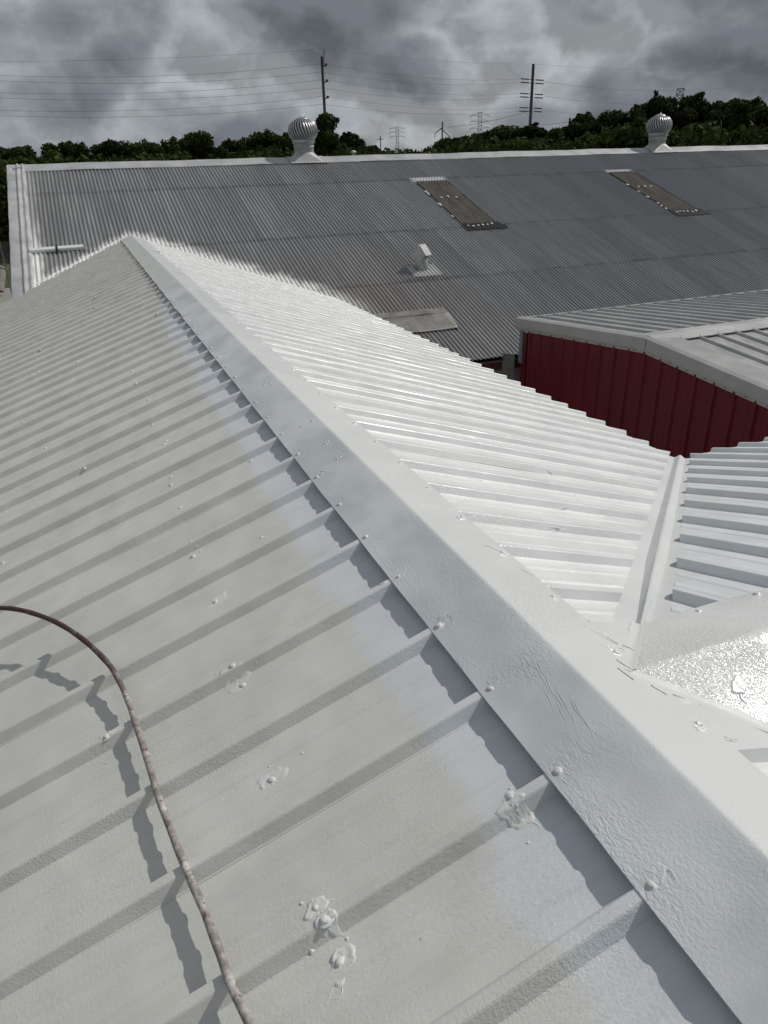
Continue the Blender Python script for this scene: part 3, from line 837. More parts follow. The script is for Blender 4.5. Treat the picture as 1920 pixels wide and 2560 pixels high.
# ------------------------------------------------------------------ corrugated warehouse
ware = thing('corrugated_warehouse', (8, 14.5, 0), 'big warehouse with weathered corrugated iron roof beyond the coated roof', 'warehouse')
CP = 0.0815; NC = 8; SHEET = CP * NC; AMP = 0.0135
ROWS = [(0.36, 1.775), (1.655, 4.68), (4.56, 6.915), (6.79, 9.72)]
SHEET_ME = []
for a, b in ROWS:
    rows = []
    for i in range(4):
        f = i / 3; q = a + (b - a) * f; lift = AMP + 0.006 * f; row = []
        for j in range(NC * 10 + 5):
            t = -CP * 0.25 + CP * j / 10
            row.append(on_big(q, t, lift + AMP * math.cos(2 * math.pi * t / CP)))
        rows.append(row)
    V, Fc = grid(rows, True); SHEET_ME.append(mesh('roof_sheet', V, Fc, 'corrugated_iron', True))
X_L, X_R = -1.90, 25.0
ncol = int((X_R - X_L) / SHEET) + 1
for c in range(ncol):
    x0 = X_L + c * SHEET
    for r, (a, b) in enumerate(ROWS):
        xm = x0 + SHEET / 2
        if -2.2 < xm < 3.0 and (YB - a) < YB - ZB / TB - abs(xm) * TS / TB - 0.5: continue
        o = add('roof_sheet', SHEET_ME[r], ware)
        o.location = (x0, 0, 0.0012 * (c % 2) + random.uniform(-.0008, .0008))
# ridge capping in lengths
xs = [-2.26, 1.0, 4.1, 7.2, 10.3, 13.4, 16.5, 19.6, 22.7, 25.5]
def on_back(q, t, h=0.0): return Vector((t, YB + q, H + ZB - q * TB)) + Vector((0, math.sin(B), math.cos(B))) * h
for i in range(len(xs) - 1):
    st = 14; rows = []
    for k in range(st + 1):
        x = xs[i] - (0.04 if i else 0) + (xs[i + 1] - xs[i] + (0.04 if i else 0)) * k / st; row = []
        wv = 0.012 * wave(x * 0.55, 0.4, 2)
        for side, q, h in (('n', 0.40, 0.012), ('n', 0.405, 0.026), ('n', 0.39, 0.030), ('n', 0.2, 0.034), ('n', 0.05, 0.040), ('m', 0, 0.040), ('f', 0.05, 0.040), ('f', 0.39, 0.03), ('f', 0.405, 0.012)):
            f = on_big if side != 'f' else on_back
            row.append(f(q, x, h + wv + 0.003 * wave(x * 4, q * 6, i) + 0.0015 * (i % 2)))
        rows.append(row)
    V, Fc = grid(rows, True); mk('ridge_cap', V, Fc, 'trim_white', ware, True)
# left rake capping
rows = []
for k in range(40):
    q = -0.01 + 6.32 * k / 39; row = []
    for x, h in ((-2.262, -0.16), (-2.262, 0.030), (-2.25, 0.034), (-2.10, 0.030), (-2.062, 0.030), (-2.050, 0.058), (-2.022, 0.060), (-2.008, 0.034), (-1.955, 0.032), (-1.94, 0.052), (-1.905, 0.050), (-1.885, 0.022), (-1.87, 0.010)):
        row.append(on_big(q, x + 0.006 * wave(q * 2.0, x * 4), h + 0.004 * wave(q * 3, x * 20, 2)))
    rows.append(row)
V, Fc = grid(rows); mk('rake_cap', V, Fc, 'rake_white', ware, True)
m = MB(); m.tube([on_big(0.31, -2.17, 0.034), on_big(0.30, -2.09, 0.055), on_big(0.305, -2.00, 0.075), on_big(0.32, -1.93, 0.06)], 0.012, 6); m.build('loose_strap', 'galvanised', ware, True)
# far slope, walls, eave boards
mk('back_slope', [on_back(0.1, -2.2, 0.0), on_back(0.1, 25, 0), on_back(9.6, 25, 0), on_back(9.6, -2.2, 0)], [(0, 1, 2, 3)], 'corrugated_iron', ware)
m = MB(); m.V = [Vector((-2.15, YB - 9.4, 0)), Vector((-2.15, YB + 9.4, 0)), Vector((-2.15, YB + 9.4, H + ZB - 9.4 * TB - .03)), Vector((-2.15, YB, H + ZB - .05)), Vector((-2.15, YB - 9.4, H + ZB - 9.4 * TB - .03))]; m.F = [(0, 1, 2, 3, 4)]
m.build('gable_wall', 'wall_white', ware)
ze = H + ZB - 9.72 * TB
m = MB(); m.box(3.2, 25, YB - 9.5, YB - 9.35, 0, ze - 0.06); m.build('eave_wall', 'eave_wall_grey', ware)
m = MB(); m.box(3.2, 25, YB - 9.66, YB - 9.50, ze - 0.24, ze - 0.055); m.build('fascia_board', 'brown_board', ware)
m = MB(); m.box(3.2, 25, YB - 9.69, YB - 9.662, ze - 0.085, ze - 0.057); m.build('drip_edge', 'galvanised', ware)
m = MB()
for k in range(9):
    x = 5.0 + 0.1 * k; m.box(x, x + 0.006, YB - 9.506, YB - 9.499, ze - 0.9, ze - 0.245)
m.build('wall_batten', 'wall_white', ware)
# brown fibreglass rooflights with tarred feet
for idx, (x0, x1, ya, yb_, lab) in enumerate(((7.33, 8.215, 17.36, 14.72, 'brown rooflight sheet nearer the hooded vent pipe'), (13.42, 14.285, 17.46, 14.74, 'brown rooflight sheet below the second turbine vent'))):
    qa, qb = YB - ya, YB - yb_; rows = []
    for i in range(8):
        q = qa + (qb - qa) * i / 7; row = []
        npt = int((x1 - x0) / CP * 8)
        for j in range(npt + 1):
            x = x0 + (x1 - x0) * j / npt
            row.append(on_big(q, x, 0.030 + AMP * math.cos(2 * math.pi * (x - X_L) / CP) * 0.95))
        rows.append(row)
    V, Fc = grid(rows, True); sk = mk('rooflight', V, Fc, 'fibreglass_brown', ware, True); tag(sk, lab)
    # tarred patch at its foot
    rows = []
    for i in range(9):
        q = qb - 0.03 + 0.35 * i / 8; row = []
        for j in range(46):
            x = x0 - 0.03 + (x1 - x0 + 0.12 + (0.10 if idx == 0 else 0.14) * i / 8) * j / 45
            row.append(on_big(q + (0.03 * wave(x * 7, 1, idx) if i in (0, 8) else 0), x, 0.036 + AMP * math.cos(2 * math.pi * (x - X_L) / CP) * 0.7 + 0.004 * wave(x * 11, q * 9)))
        rows.append(row)
    V, Fc = grid(rows, True); mk('tar_patch', V, Fc, 'tar_black', sk, True)
    # tar runs along the long edges and white sealant daubs
    for side in (x0, x1):
        rows = []
        for i in range(30):
            q = qa + 0.1 + (qb - qa - 0.1) * i / 29; w = 0.012 + 0.03 * max(0, wave(q * 5, side, idx))
            rows.append([on_big(q, side - w, 0.030), on_big(q, side, 0.045), on_big(q, side + w, 0.034)])
        V, Fc = grid(rows, True); mk('tar_run', V, Fc, 'tar_black', sk, True)
    dab_me = None
    for k in range(16):
        if k < 6: q, x = qb + 0.12 + random.uniform(-.05, .05), x0 + 0.12 + 0.12 * k + random.uniform(-.03, .03)
        elif k < 9: q, x = (qa + qb) / 2 - 0.2 + random.uniform(-.05, .05), x0 + 0.2 + 0.2 * (k - 6)
        else: q, x = qa + 0.4 + (qb - qa - 0.5) * random.random(), x0 - 0.045 + random.uniform(-.02, .02)
        mm = MB(); mm.lathe([(0.045, 0), (0.035, 0.012), (0.015, 0.018), (0, 0.019)], 9)
        s1, s2 = random.uniform(0.7, 1.5), random.uniform(0.5, 0.9)
        mm.V = [(vx * s1 * (1 + .2 * math.sin(vy * 90 + k)), vy * s2, vz) for vx, vy, vz in mm.V]
        mm.build('sealant_dab', 'white_sealant', sk, True, 0, frame(on_big(q, x, 0.046), nB, Vector((0, -1, -TB)), random.uniform(-.4, .4)))
# flat grey patch sheet near the lower edge
rows = []
for i in range(9):
    q = YB - 11.13 + 0.60 * i / 8; row = []
    for j in range(13):
        x = 3.70 + (5.20 - 3.70) * j / 12 - (0.07 * i / 8 if j == 12 else 0)
        row.append(on_big(q, x, 0.030 + 0.010 * wave(x * 2, q * 3, 1) + 0.012 * i / 8))
    rows.append(row)
V, Fc = grid(rows, True); mk('patch_sheet', V, Fc, 'patch_grey', ware, True, 0.004)
rows = []
for i in range(4):
    q = YB - 11.30 + 0.20 * i / 3; row = []
    for j in range(40):
        x = 3.55 + 1.65 * j / 39
        row.append(on_big(q + 0.02 * wave(x * 5, 2), x, 0.026 + 0.5 * AMP * math.cos(2 * math.pi * (x - X_L) / CP) * (1 - i / 3) + 0.012 * i / 3))
    rows.append(row)
V, Fc = grid(rows, True); mk('patch_lip', V, Fc, 'patch_grey', ware, True)
# roll of flashing at the eave end by the shed
m = MB(); pz = ze
m.V = [Vector(p) for p in ((5.52, YB - 9.70, pz + 0.06), (5.66, YB - 9.85, pz + 0.06), (5.66, YB - 9.85, pz - 0.42), (5.50, YB - 9.70, pz - 0.30), (5.52, YB - 9.67, pz + 0.06), (5.68, YB - 9.80, pz + 0.06), (5.68, YB - 9.80, pz - 0.42), (5.52, YB - 9.67, pz - 0.30))]
m.F = [(0, 3, 2, 1), (4, 5, 6, 7), (0, 1, 5, 4), (3, 7, 6, 2), (0, 4, 7, 3), (1, 2, 6, 5)]
m.build('eave_end_plate', 'plate_grey', ware)

# ------------------------------------------------------------------ turbine vents on the warehouse ridge
NFIN = 30


def fin_mesh():
    rows = []; K = 16
    for k in range(K + 1):
        v = k / K
        el = math.radians(-46 + 118 * v)
        z = 0.225 + 0.285 * math.sin(el)
        r = 0.395 * math.cos(el) ** 0.78
        tw = 0.40 * (1 - v) ** 2.4 - 0.10 * v ** 2
        da = 2 * math.pi / NFIN
        row = []
        for f, dr in ((0.08, -0.062), (0.16, -0.030), (0.38, -0.004), (0.66, 0.0), (0.90, -0.012)):
            a = tw + da * (f - 0.5) * 0.98
            row.append((math.cos(a) * (r + dr), math.sin(a) * (r + dr), z))
        rows.append(row)
    V, Fc = grid(rows, True)
    return mesh('fin', V, Fc, 'galvanised', True)


FIN = fin_mesh()


def turbine(x, label, spin):
    zb = H + ZB
    t = thing('turbine_vent', (x, YB, zb), label, 'roof vent', 'turbine vents on the warehouse ridge')
    zg = zb + 0.42
    for i in range(NFIN):
        o = add('fin', FIN, t, Matrix.Translation((x, YB, zg)) @ Matrix.Rotation(spin + 2 * math.pi * i / NFIN, 4, 'Z'))
    m = MB(); m.lathe([(0.15, 0.480), (0.178, 0.492), (0.165, 0.508), (0.12, 0.532), (0.06, 0.552), (0.022, 0.560), (0.018, 0.580), (0.012, 0.60), (0, 0.605)], 30, (x, YB, zg)); m.build('crown_cap', 'galvanised', t, True)
    m = MB(); m.lathe([(0.262, -0.075), (0.298, -0.070), (0.302, 0.0), (0.296, 0.022), (0.25, 0.028)], 36, (x, YB, zg)); m.build('collar', 'galvanised', t, True)
    m = MB(); m.lathe([(0.255, -0.285), (0.262, -0.16), (0.273, -0.155), (0.273, -0.145), (0.265, -0.14), (0.268, -0.07)], 36, (x, YB, zg), False); m.build('neck', 'galvanised_base', t, True)
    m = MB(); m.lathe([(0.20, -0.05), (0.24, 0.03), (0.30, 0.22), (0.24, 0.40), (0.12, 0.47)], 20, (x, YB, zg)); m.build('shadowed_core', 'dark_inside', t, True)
    # square-to-round base straddling the ridge: four flat triangles and four corner fans
    hw = 0.39; seg = 24; zt = zg - 0.285; V = []; Fc = []
    cor = [(hw, hw), (-hw, hw), (-hw, -hw), (hw, -hw)]
    for cx_, cy_ in cor: V.append((x + cx_, YB + cy_, zb - abs(cy_) * TB + 0.035))
    for j in range(seg):
        a_ = 2 * math.pi * (j + 0.0) / seg; V.append((x + 0.255 * math.cos(a_), YB + 0.255 * math.sin(a_), zt))
    V += [(x + hw, YB, zb + 0.03), (x - hw, YB, zb + 0.03)]
    q4 = seg // 4
    for k in range(4):
        for j in range(q4): Fc.append((k, 4 + (k * q4 + j + 1) % seg, 4 + (k * q4 + j)))
        nx = (k + 1) % 4; mid = 4 + ((k + 1) * q4) % seg
        if k in (1, 3):      # left and right sides drop over the ridge
            rp = 4 + seg + (1 if k == 1 else 0); Fc += [(k, rp, mid), (rp, nx, mid)]
        else: Fc.append((k, nx, mid))
    mk('base', V, Fc, 'galvanised_base', t, False)
    mk('flange', [(x - 0.50, YB - 0.46, H + ZB - 0.46 * TB + 0.047), (x + 0.50, YB - 0.46, H + ZB - 0.46 * TB + 0.047), (x + 0.50, YB, zb + 0.052), (x - 0.50, YB, zb + 0.052), (x + 0.50, YB + 0.46, H + ZB - 0.46 * TB + 0.047), (x - 0.50, YB + 0.46, H + ZB - 0.46 * TB + 0.047)], [(0, 1, 2, 3), (3, 2, 4, 5)], 'trim_white', t, False, 0.003)
    return t


turbine(4.965, 'finned metal turbine vent standing next to the tall bare steel pole', 0.1)
turbine(16.60, 'finned metal turbine vent in front of the tall dark trees', 0.25)

# hooded vent pipe
VX, VY = 5.44, 12.86
pv_ = on_big(YB - VY, VX, 0.02)
vent = thing('hooded_vent_pipe', tuple(pv_), 'short fat vent pipe with folded metal hood on the corrugated roof', 'vent pipe')
m = MB(); m.lathe([(0.140, -0.10), (0.140, 0.22), (0.10, 0.26)], 24, tuple(pv_)); m.build('pipe', 'galvanised_base', vent, True)
u_ = Vector((0.80, -0.60, 0)); w_ = Vector((0.60, 0.80, 0))     # u_ across the hood, w_ into it
u_ = Vector((0.66, -0.75, 0)).normalized(); w_ = Vector((0.75, 0.66, 0)).normalized()
prof = [(-0.035, 0.455), (0.035, 0.455), (0.168, 0.275), (0.0, 0.10), (-0.168, 0.275)]
def hp(a, z, d): return Vector(pv_) + u_ * a + w_ * d + Vector((0, 0, z))
for d, nm in ((-0.135, 'hood_plate'), (0.135, 'hood_plate')):
    mk(nm, [hp(a, z, d) for a, z in prof], [(0, 1, 2, 3, 4)] if d > 0 else [(4, 3, 2, 1, 0)], 'galvanised_base', vent, False, 0.003)
m = MB()
tops = [(-0.182, 0.257), (-0.037, 0.458), (0.037, 0.458), (0.182, 0.257)]
V, Fc = grid([[hp(a, z, d) for a, z in tops] for d in (-0.138, 0.138)]); mk('hood_top', V, Fc, 'galvanised_base', vent, False, 0.003)
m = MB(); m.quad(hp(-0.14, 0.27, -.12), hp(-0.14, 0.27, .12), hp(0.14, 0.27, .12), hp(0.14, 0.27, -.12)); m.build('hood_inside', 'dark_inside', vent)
rows = []
for i in range(5):
    q = YB - 12.98 + 0.48 * i / 4
    rows.append([on_big(q, 5.15 + 0.625 * j / 74, 0.026 + 0.006 * i / 4 + AMP * math.cos(2 * math.pi * (5.15 + 0.625 * j / 74 - X_L) / CP)) for j in range(75)])
V, Fc = grid(rows, True); mk('flashing_sheet', V, Fc, 'trim_white', vent, True)

# white two-piece bar clipped across the corrugations
barb = on_big(YB - 14.70, -1.43, 0.03)
bar = thing('white_metal_bar', tuple(barb), 'white two-piece metal bar strapped across the corrugations near the left rake', 'metal bar')
for x0, x1 in ((-1.915, -1.452), (-1.412, -0.945)):
    rows = []
    for x in (x0, x1):
        tl = 0.03 * (x + 1.9)
        rows.append([on_big(YB - 14.70 + dq - tl, x, h) for dq, h in ((0.055, 0.025), (0.055, 0.075), (0.045, 0.085), (-0.045, 0.085), (-0.055, 0.075), (-0.055, 0.025))])
    V, Fc = grid(rows, False); nV = len(V) // 2; Fc += [tuple(range(nV)), tuple(reversed(range(nV, 2 * nV)))]
    mk('bar_length', V, Fc, 'painted_bar', bar)
m = MB(); m.tube([on_big(YB - 14.78, -1.432, 0.02), on_big(YB - 14.76, -1.432, 0.09), on_big(YB - 14.66, -1.432, 0.092), on_big(YB - 14.60, -1.43, 0.02)], 0.016, 6); m.build('strap', 'tar_black', bar, True)

# ------------------------------------------------------------------ red shed
SX, SXE = 5.596, 14.5
SY, SZ, ST = 6.14, -0.94, 0.086         # ridge, slope
Y_FAR, Y_NR = 9.17, 3.45
shed = thing('red_shed', (9, 6.3, 0), 'dark red ribbed metal shed with grey metal roof behind the coated roof', 'shed')
sa = math.atan(ST)
def on_sf(q, t, h=0.0): return Vector((t, SY + q, H + SZ - q * ST)) + Vector((0, math.sin(sa), math.cos(sa))) * h
def on_sn(q, t, h=0.0): return Vector((t, SY - q, H + SZ - q * ST)) + Vector((0, -math.sin(sa), math.cos(sa))) * h
ribsS = [SX + 0.36 + P * k for k in range(29)]
for i in range(0, len(ribsS), 3):
    rb = ribsS[i:i + 3]
    rib_sheet('roof_panel', on_sf, rb, lambda t: 0.04, lambda t: Y_FAR + 0.06 - SY, 'shed_roof', shed, 5, flip=True, seed=i)
    rib_sheet('roof_panel', on_sn, rb, lambda t: 0.04, lambda t: SY - Y_NR, 'shed_roof', shed, 5, seed=i + 7)
# fill strip under the rake trim
for f, qe in ((on_sf, Y_FAR + 0.04 - SY), (on_sn, SY - Y_NR)):
    rows = [[f(q, x, -RIB + 0.001) for q in (0.02, qe)] for x in (SX + 0.10, SX + 0.34)]
    V, Fc = grid(rows, f is on_sn); mk('edge_strip', V, Fc, 'shed_roof', shed)
# ridge cap: far flange thin edge, near flange bright
for i, (a, b) in enumerate(((SX + 0.02, 8.6), (8.56, 11.6), (11.56, 14.5))):
    rows = []
    for k in range(10):
        x = a + (b - a) * k / 9
        rows.append([on_sf(0.235, x, -0.012), on_sf(0.24, x, 0.002), on_sf(0.10, x, 0.004), on_sf(0.0, x, 0.010 + 0.0015 * (i % 2)), on_sn(0.10, x, 0.004), on_sn(0.24, x, 0.002), on_sn(0.235, x, -0.012)])
    V, Fc = grid(rows, True); mk('ridge_cap', V, Fc, 'shed_cap', shed, False, 0.0015)
# rake trim on the gable: top flange, face, lower return
for f, qe, sgn, wn in ((on_sf, Y_FAR + 0.10 - SY, 1, 'far'), (on_sn, SY - Y_NR + 0.05, -1, 'near')):
    top_w = 0.10 if sgn > 0 else 0.36
    rows = []
    for k in range(6):
        q = qe * k / 5
        b0 = f(q, SX, 0.0)
        rows.append([f(q, SX + top_w, 0.004), f(q, SX + 0.012, 0.006), Vector((SX - 0.055, b0.y, b0.z - 0.012)), Vector((SX - 0.062, b0.y, b0.z - 0.155)), Vector((SX - 0.028, b0.y, b0.z - 0.165)), Vector((SX - 0.026, b0.y, b0.z - 0.215))])
    V, Fc = grid(rows, sgn > 0); mk('rake_trim', V, Fc, 'shed_trim', shed, False, 0.0015)
    scm = lump_mesh(21, 0.0062, 0.006, 'screw_dark')
    nsc = int(qe / P)
    for k in range(nsc):
        b0 = f(0.18 + k * P, SX, 0.0)
        if k % (2 if sgn > 0 else 1) == 0:
            add('trim_screw', scm, shed, frame(Vector((SX - 0.028, b0.y, b0.z - 0.190)), Vector((-1, 0, 0)), Vector((0, 1, 0))))
mk('rake_joint_cover', [Vector((SX - 0.064, SY + dy, H + SZ - 0.010 - abs(dy) * ST)) for dy in (0.14, 0.0, -0.05)] + [Vector((SX - 0.066, SY + dy, H + SZ - 0.158 - abs(dy) * ST)) for dy in (-0.05, 0.0, 0.14)], [(0, 1, 4, 5), (1, 2, 3, 4)], 'shed_trim', shed, False, 0.002)
# shed gutter end and eave fascia, far side
m = MB(); e0 = on_sf(Y_FAR + 0.06 - SY, SX, 0)
m.box(SX - 0.05, SXE, Y_FAR + 0.02, Y_FAR + 0.10, e0.z - 0.16, e0.z - 0.012); m.build('eave_trim', 'shed_trim', shed)
# red wall panels on the gable, each three ribs wide
def wall_sheet(y_hi):
    prof = []
    for k in range(3):
        c = y_hi - 0.06 - P * k
        for t, h in ((0.036, 0), (0.016, 0.028), (-0.016, 0.028), (-0.036, 0), (-0.085, 0), (-0.092, 0.004), (-0.112, 0.004), (-0.119, 0), (-0.185, 0), (-0.192, 0.004), (-0.212, 0.004), (-0.219, 0)): prof.append((c + t, h))
    prof.append((y_hi - 0.06 - 3 * P + 0.0365, 0))
    rows = []
    for zf in (0, 1):
        row = []
        for y, h in prof:
            yy = min(max(y, Y_NR + 0.05), Y_FAR - 0.02)
            zt = H + SZ - abs(yy - SY) * ST - 0.19
            row.append(Vector((SX + 0.0 - h, yy, zt if zf else 0.0)))
        rows.append(row)
    return grid(rows, True)
yy = 8.93
while yy > Y_NR + 0.3:
    V, Fc = wall_sheet(yy); mk('wall_panel', V, Fc, 'red_wall', shed); yy -= 3 * P
# corner post and downspout
m = MB(); m.box(SX - 0.035, SX + 0.05, 8.93, 9.0, 0, H - 1.42); m.build('corner_trim', 'red_wall', shed)
m = MB()
m.box(SX - 0.055, SX - 0.015, 9.02, 9.11, H - 1.93, H - 1.40); m.build('downspout', 'downspout_blue', shed)
m = MB(); m.box(SX + 0.02, SX + 0.06, Y_NR + 0.05, Y_FAR - 0.02, 0, H - 1.45); m.build('wall_core', 'red_wall', shed)
m = MB(); m.box(SX + 0.3, SXE, Y_FAR - 0.06, Y_FAR - 0.02, 0, H - 1.42); m.build('back_wall', 'red_wall', shed)
m = MB(); m.box(SX + 0.3, SXE, Y_NR + 0.05, Y_NR + 0.09, 0, H - 1.42); m.build('front_wall', 'red_wall', shed)
scm2 = lump_mesh(22, 0.008, 0.006, 'screw_dark')
for r in ribsS[:22]:
    for f, q in ((on_sf, 0.21), (on_sn, 0.21), (on_sf, 1.5), (on_sn, 0.95), (on_sn, 1.75)):
        if random.random() < 0.85: add('screw_head', scm2, shed, frame(f(q, r + (0 if q < 0.3 else 0.05), 0.004 if q < 0.3 else -RIB), Vector((0, 0, 1)), Vector((1, 0, 0))))

# ------------------------------------------------------------------ sprayer hose
HOSE = [(-1.93, 1.60, -0.43), (-1.75, 1.60, -0.385), (-1.62, 1.575, -0.375), (-1.527, 1.536, -0.374), (-1.465, 1.493, -0.371), (-1.394, 1.417, -0.365), (-1.315, 1.308, -0.357), (-1.242, 1.179, -0.350), (-1.181, 1.045, -0.345), (-1.133, 0.918, -0.345), (-1.107, 0.808, -0.347), (-1.089, 0.701, -0.348), (-1.076, 0.586, -0.346), (-1.058, 0.43, -0.342), (-1.043, 0.277, -0.337), (-1.023, 0.132, -0.33), (-1.003, 0.003, -0.324), (-0.983, -0.11, -0.318), (-0.968, -0.216, -0.313), (-0.956, -0.31, -0.308), (-0.937, -0.398, -0.302), (-0.90, -0.55, -0.29), (-0.87, -0.72, -0.28), (-0.80, -1.0, -0.257)]


def catmull(pts, k=6):
    pts = [Vector(p) for p in pts]; out = []
    for i in range(len(pts) - 1):
        a, b, c, d = pts[max(i - 1, 0)], pts[i], pts[i + 1], pts[min(i + 2, len(pts) - 1)]
        for j in range(k):
            t = j / k
            out.append(0.5 * ((2 * b) + (c - a) * t + (2 * a - 5 * b + 4 * c - d) * t * t + (3 * b - a - 3 * c + d) * t ** 3))
    out.append(pts[-1]); return out


hp_ = [p + Vector((0, 0, H)) for p in catmull(HOSE)]
m = MB(); m.tube(hp_, [0.0096 * (1 + 0.05 * math.sin(i * 0.9) + random.uniform(-.025, .025)) for i in range(len(hp_))], 14)
hz = m.build('sprayer_hose', 'hose_skin', None, True); tag(hz, 'thin paint-crusted brown hose curving across the coated roof ribs', 'hose')

# ------------------------------------------------------------------ power poles and wires
def steel_pole(u, v_top, dist, label, rad):
    x, y, z = stand(u, v_top, dist)
    t = thing('power_pole', (x, y, 0), label, 'power pole', 'steel power poles')
    m = MB(); m.tube([(x, y, 0), (x, y, z * 0.5), (x, y, z)], [rad[0], (rad[0] + rad[1]) / 2, rad[1]], 12); m.build('shaft', 'pole_steel', t, True)
    return t, Vector((x, y, z))


P1, top1 = steel_pole(804, 141, 120, 'tall bare steel power pole just right of the nearer turbine vent', (0.30, 0.17))
P2, top2 = steel_pole(1333.5, 160, 155, 'steel power pole with paired horizontal insulators at three levels', (0.34, 0.24))
LINE = Vector((top2.x - top1.x, top2.y - top1.y, 0)).normalized(); SIDE = Vector((-LINE.y, LINE.x, 0))
m = MB(); m.tube([top1 + Vector((0.15, 0, -1.2)), top1 + Vector((0.35, 0, 0.1)), top1 + Vector((0.42, 0, 0.9))], 0.07, 6); m.build('top_bracket', 'pole_steel', P1)
LV1 = []
for v in (164, 204, 245):
    x, y, z = stand(810, v, 120); LV1.append(z)
    m = MB(); m.tube([Vector((top1.x, top1.y, z - 0.25)), Vector((top1.x, top1.y, z + 0.15)) + LINE * 0.55 - SIDE * 0.2], [0.10, 0.06], 6)
    m.lathe([(0.10, -0.22), (0.20, -0.18), (0.20, 0.1), (0.08, 0.16)], 8, tuple(Vector((top1.x, top1.y, z + 0.15)) + LINE * 0.55 - SIDE * 0.2)); m.build('insulator', 'insulator', P1)
LV2 = []
for v in (199, 235, 270):
    x, y, z = stand(1330, v, 155); LV2.append(z)
    for sg in (-1, 1):
        for dz in (0.0, -0.55):
            c = Vector((top2.x, top2.y, z + dz * (1 if sg > 0 else 1)))
            m = MB(); m.tube([c + LINE * (0.3 * sg), c + LINE * (1.0 * sg)], 0.05, 6)
            m.tube([c + LINE * ((1.0 + 0.12 * k) * sg) for k in range(20)], [0.12 if k % 2 else 0.06 for k in range(20)], 8)
            m.build('insulator', 'insulator', P2)


def wire(a, b, sag, label, r=0.016):
    pts = []
    for i in range(41):
        t = i / 40; p = a.lerp(b, t); pts.append(p - Vector((0, 0, 4 * sag * t * (1 - t))))
    m = MB(); m.tube(pts, r, 5); o = m.build('power_line', 'wire_metal', None, True)
    return tag(o, label, 'power line', 'overhead power lines')


names_ = ('upper', 'middle', 'lower')
for i in range(3):
    for k, (dz, nm) in enumerate(((0.25, 'higher'), (-0.75, 'lower'))):
        a = Vector((top1.x, top1.y, LV1[i] + dz)) + SIDE * (0.3 if k else -0.3)
        lx, ly, lz = stand(0, (174, 217, 261)[i] + (0 if k == 0 else 8), 118)
        l_end = a + (Vector((lx, ly, lz)) - a) * 1.6; l_end.z = lz + 1.3
        wire(a, l_end, 1.9, f'{nm} wire of the {names_[i]} pair running from the bare pole to the left')
        b = Vector((top2.x, top2.y, LV2[i] + (0.0 if k == 0 else -0.55))) - LINE * 3.2
        wire(a, b, 0.9, f'{nm} wire of the {names_[i]} pair strung between the two steel poles')
    c = Vector((top2.x, top2.y, LV2[i] - 0.2)) + LINE * 3.2
    rx, ry, rz = stand(1920, (183, 221, 262)[i], 190)
    e = c + (Vector((rx, ry, rz)) - c) * 1.5; e.z = rz + 2.5
    wire(c, e, 3.2, f'{names_[i]} wire running right from the pole with paired insulators', 0.019)
a = top1 + Vector((0.42, 0, 0.9)); lx, ly, lz = stand(0, 137, 118); e = a + (Vector((lx, ly, lz)) - a) * 1.6
wire(a, e, 0.8, 'thin topmost ground wire running left from the bare steel pole', 0.010)
wire(a, top2, 0.5, 'thin topmost ground wire between the two steel poles', 0.010)
rx, ry, rz = stand(1920, 150, 190); wire(top2, top2 + (Vector((rx, ry, rz)) - top2) * 1.5, 1.5, 'thin topmost ground wire running right from the pole with paired insulators', 0.012)
# guy and service wires
bx, by, bz = stand(1120, 318, 170); wire(Vector((top2.x, top2.y, LV2[2] - 0.4)), Vector((bx, by, bz)), 0.4, 'slanting wire dropping left from the pole with paired insulators', 0.03)
bx, by, bz = stand(1000, 333, 420); ax_, ay_, az_ = stand(1424, 305, 140); wire(Vector((ax_, ay_, az_)), Vector(stand(1190, 303, 300)), 1.0, 'low faint wire between the leaning timber post and the lattice towers', 0.03)

# lattice towers far away
def lattice(u, v_top, dist, width, arms, label):
    x, y, z = stand(u, v_top, dist)
    t = thing('lattice_tower', (x, y, 0), label, 'transmission tower', 'far lattice towers')
    view = Vector((x - CAM.x, y - CAM.y, 0)).normalized(); ac = Vector((view.y, -view.x, 0))
    rb = width * 0.03
    m = MB(); base = Vector((x, y, 0)); w0, w1 = width * 1.5, width * 0.55
    def leg(sg, dd, f): w = w0 + (w1 - w0) * min(1, f / 0.62); return base + ac * (sg * w / 2) + view * (dd * w / 2) + Vector((0, 0, z * f))
    for sg in (-1, 1):
        for dd in (-1, 1): m.tube([leg(sg, dd, 0), leg(sg, dd, 0.62), leg(sg, dd, 1.0)], rb, 4)
    m.build('legs', 'tower_steel', t)
    m = MB(); NB = 14
    for k in range(NB):
        f0, f1 = k / NB, (k + 1) / NB
        for dd in (-1, 1):
            m.tube([leg(-1, dd, f0), leg(1, dd, f1)], rb * 0.6, 4); m.tube([leg(1, dd, f0), leg(-1, dd, f1)], rb * 0.6, 4)
            m.tube([leg(-1, dd, f1), leg(1, dd, f1)], rb * 0.6, 4)
    m.build('bracing', 'tower_steel', t)
    for f in arms:
        m = MB()
        for sg in (-1, 1):
            tip = base + ac * (sg * width * 1.5) + Vector((0, 0, z * f))
            m.tube([leg(sg, -1, f), tip], rb * 0.8, 4); m.tube([leg(sg, -1, f + 0.035), tip], rb * 0.7, 4)
            m.tube([tip, tip - Vector((0, 0, z * 0.045))], rb * 0.9, 4)
        m.build('cross_arm', 'tower_steel', t)
    return t


lattice(993, 317, 620, 3.9, (0.78, 0.88, 0.965), 'small far lattice tower standing over the low scrub, leftmost of three')
lattice(1200.5, 281, 470, 3.7, (0.74, 0.85, 0.95), 'far lattice tower rising behind the middle treetops')
lattice(1702, 222, 300, 4.2, (), 'lattice tower top showing above the tall dark trees')
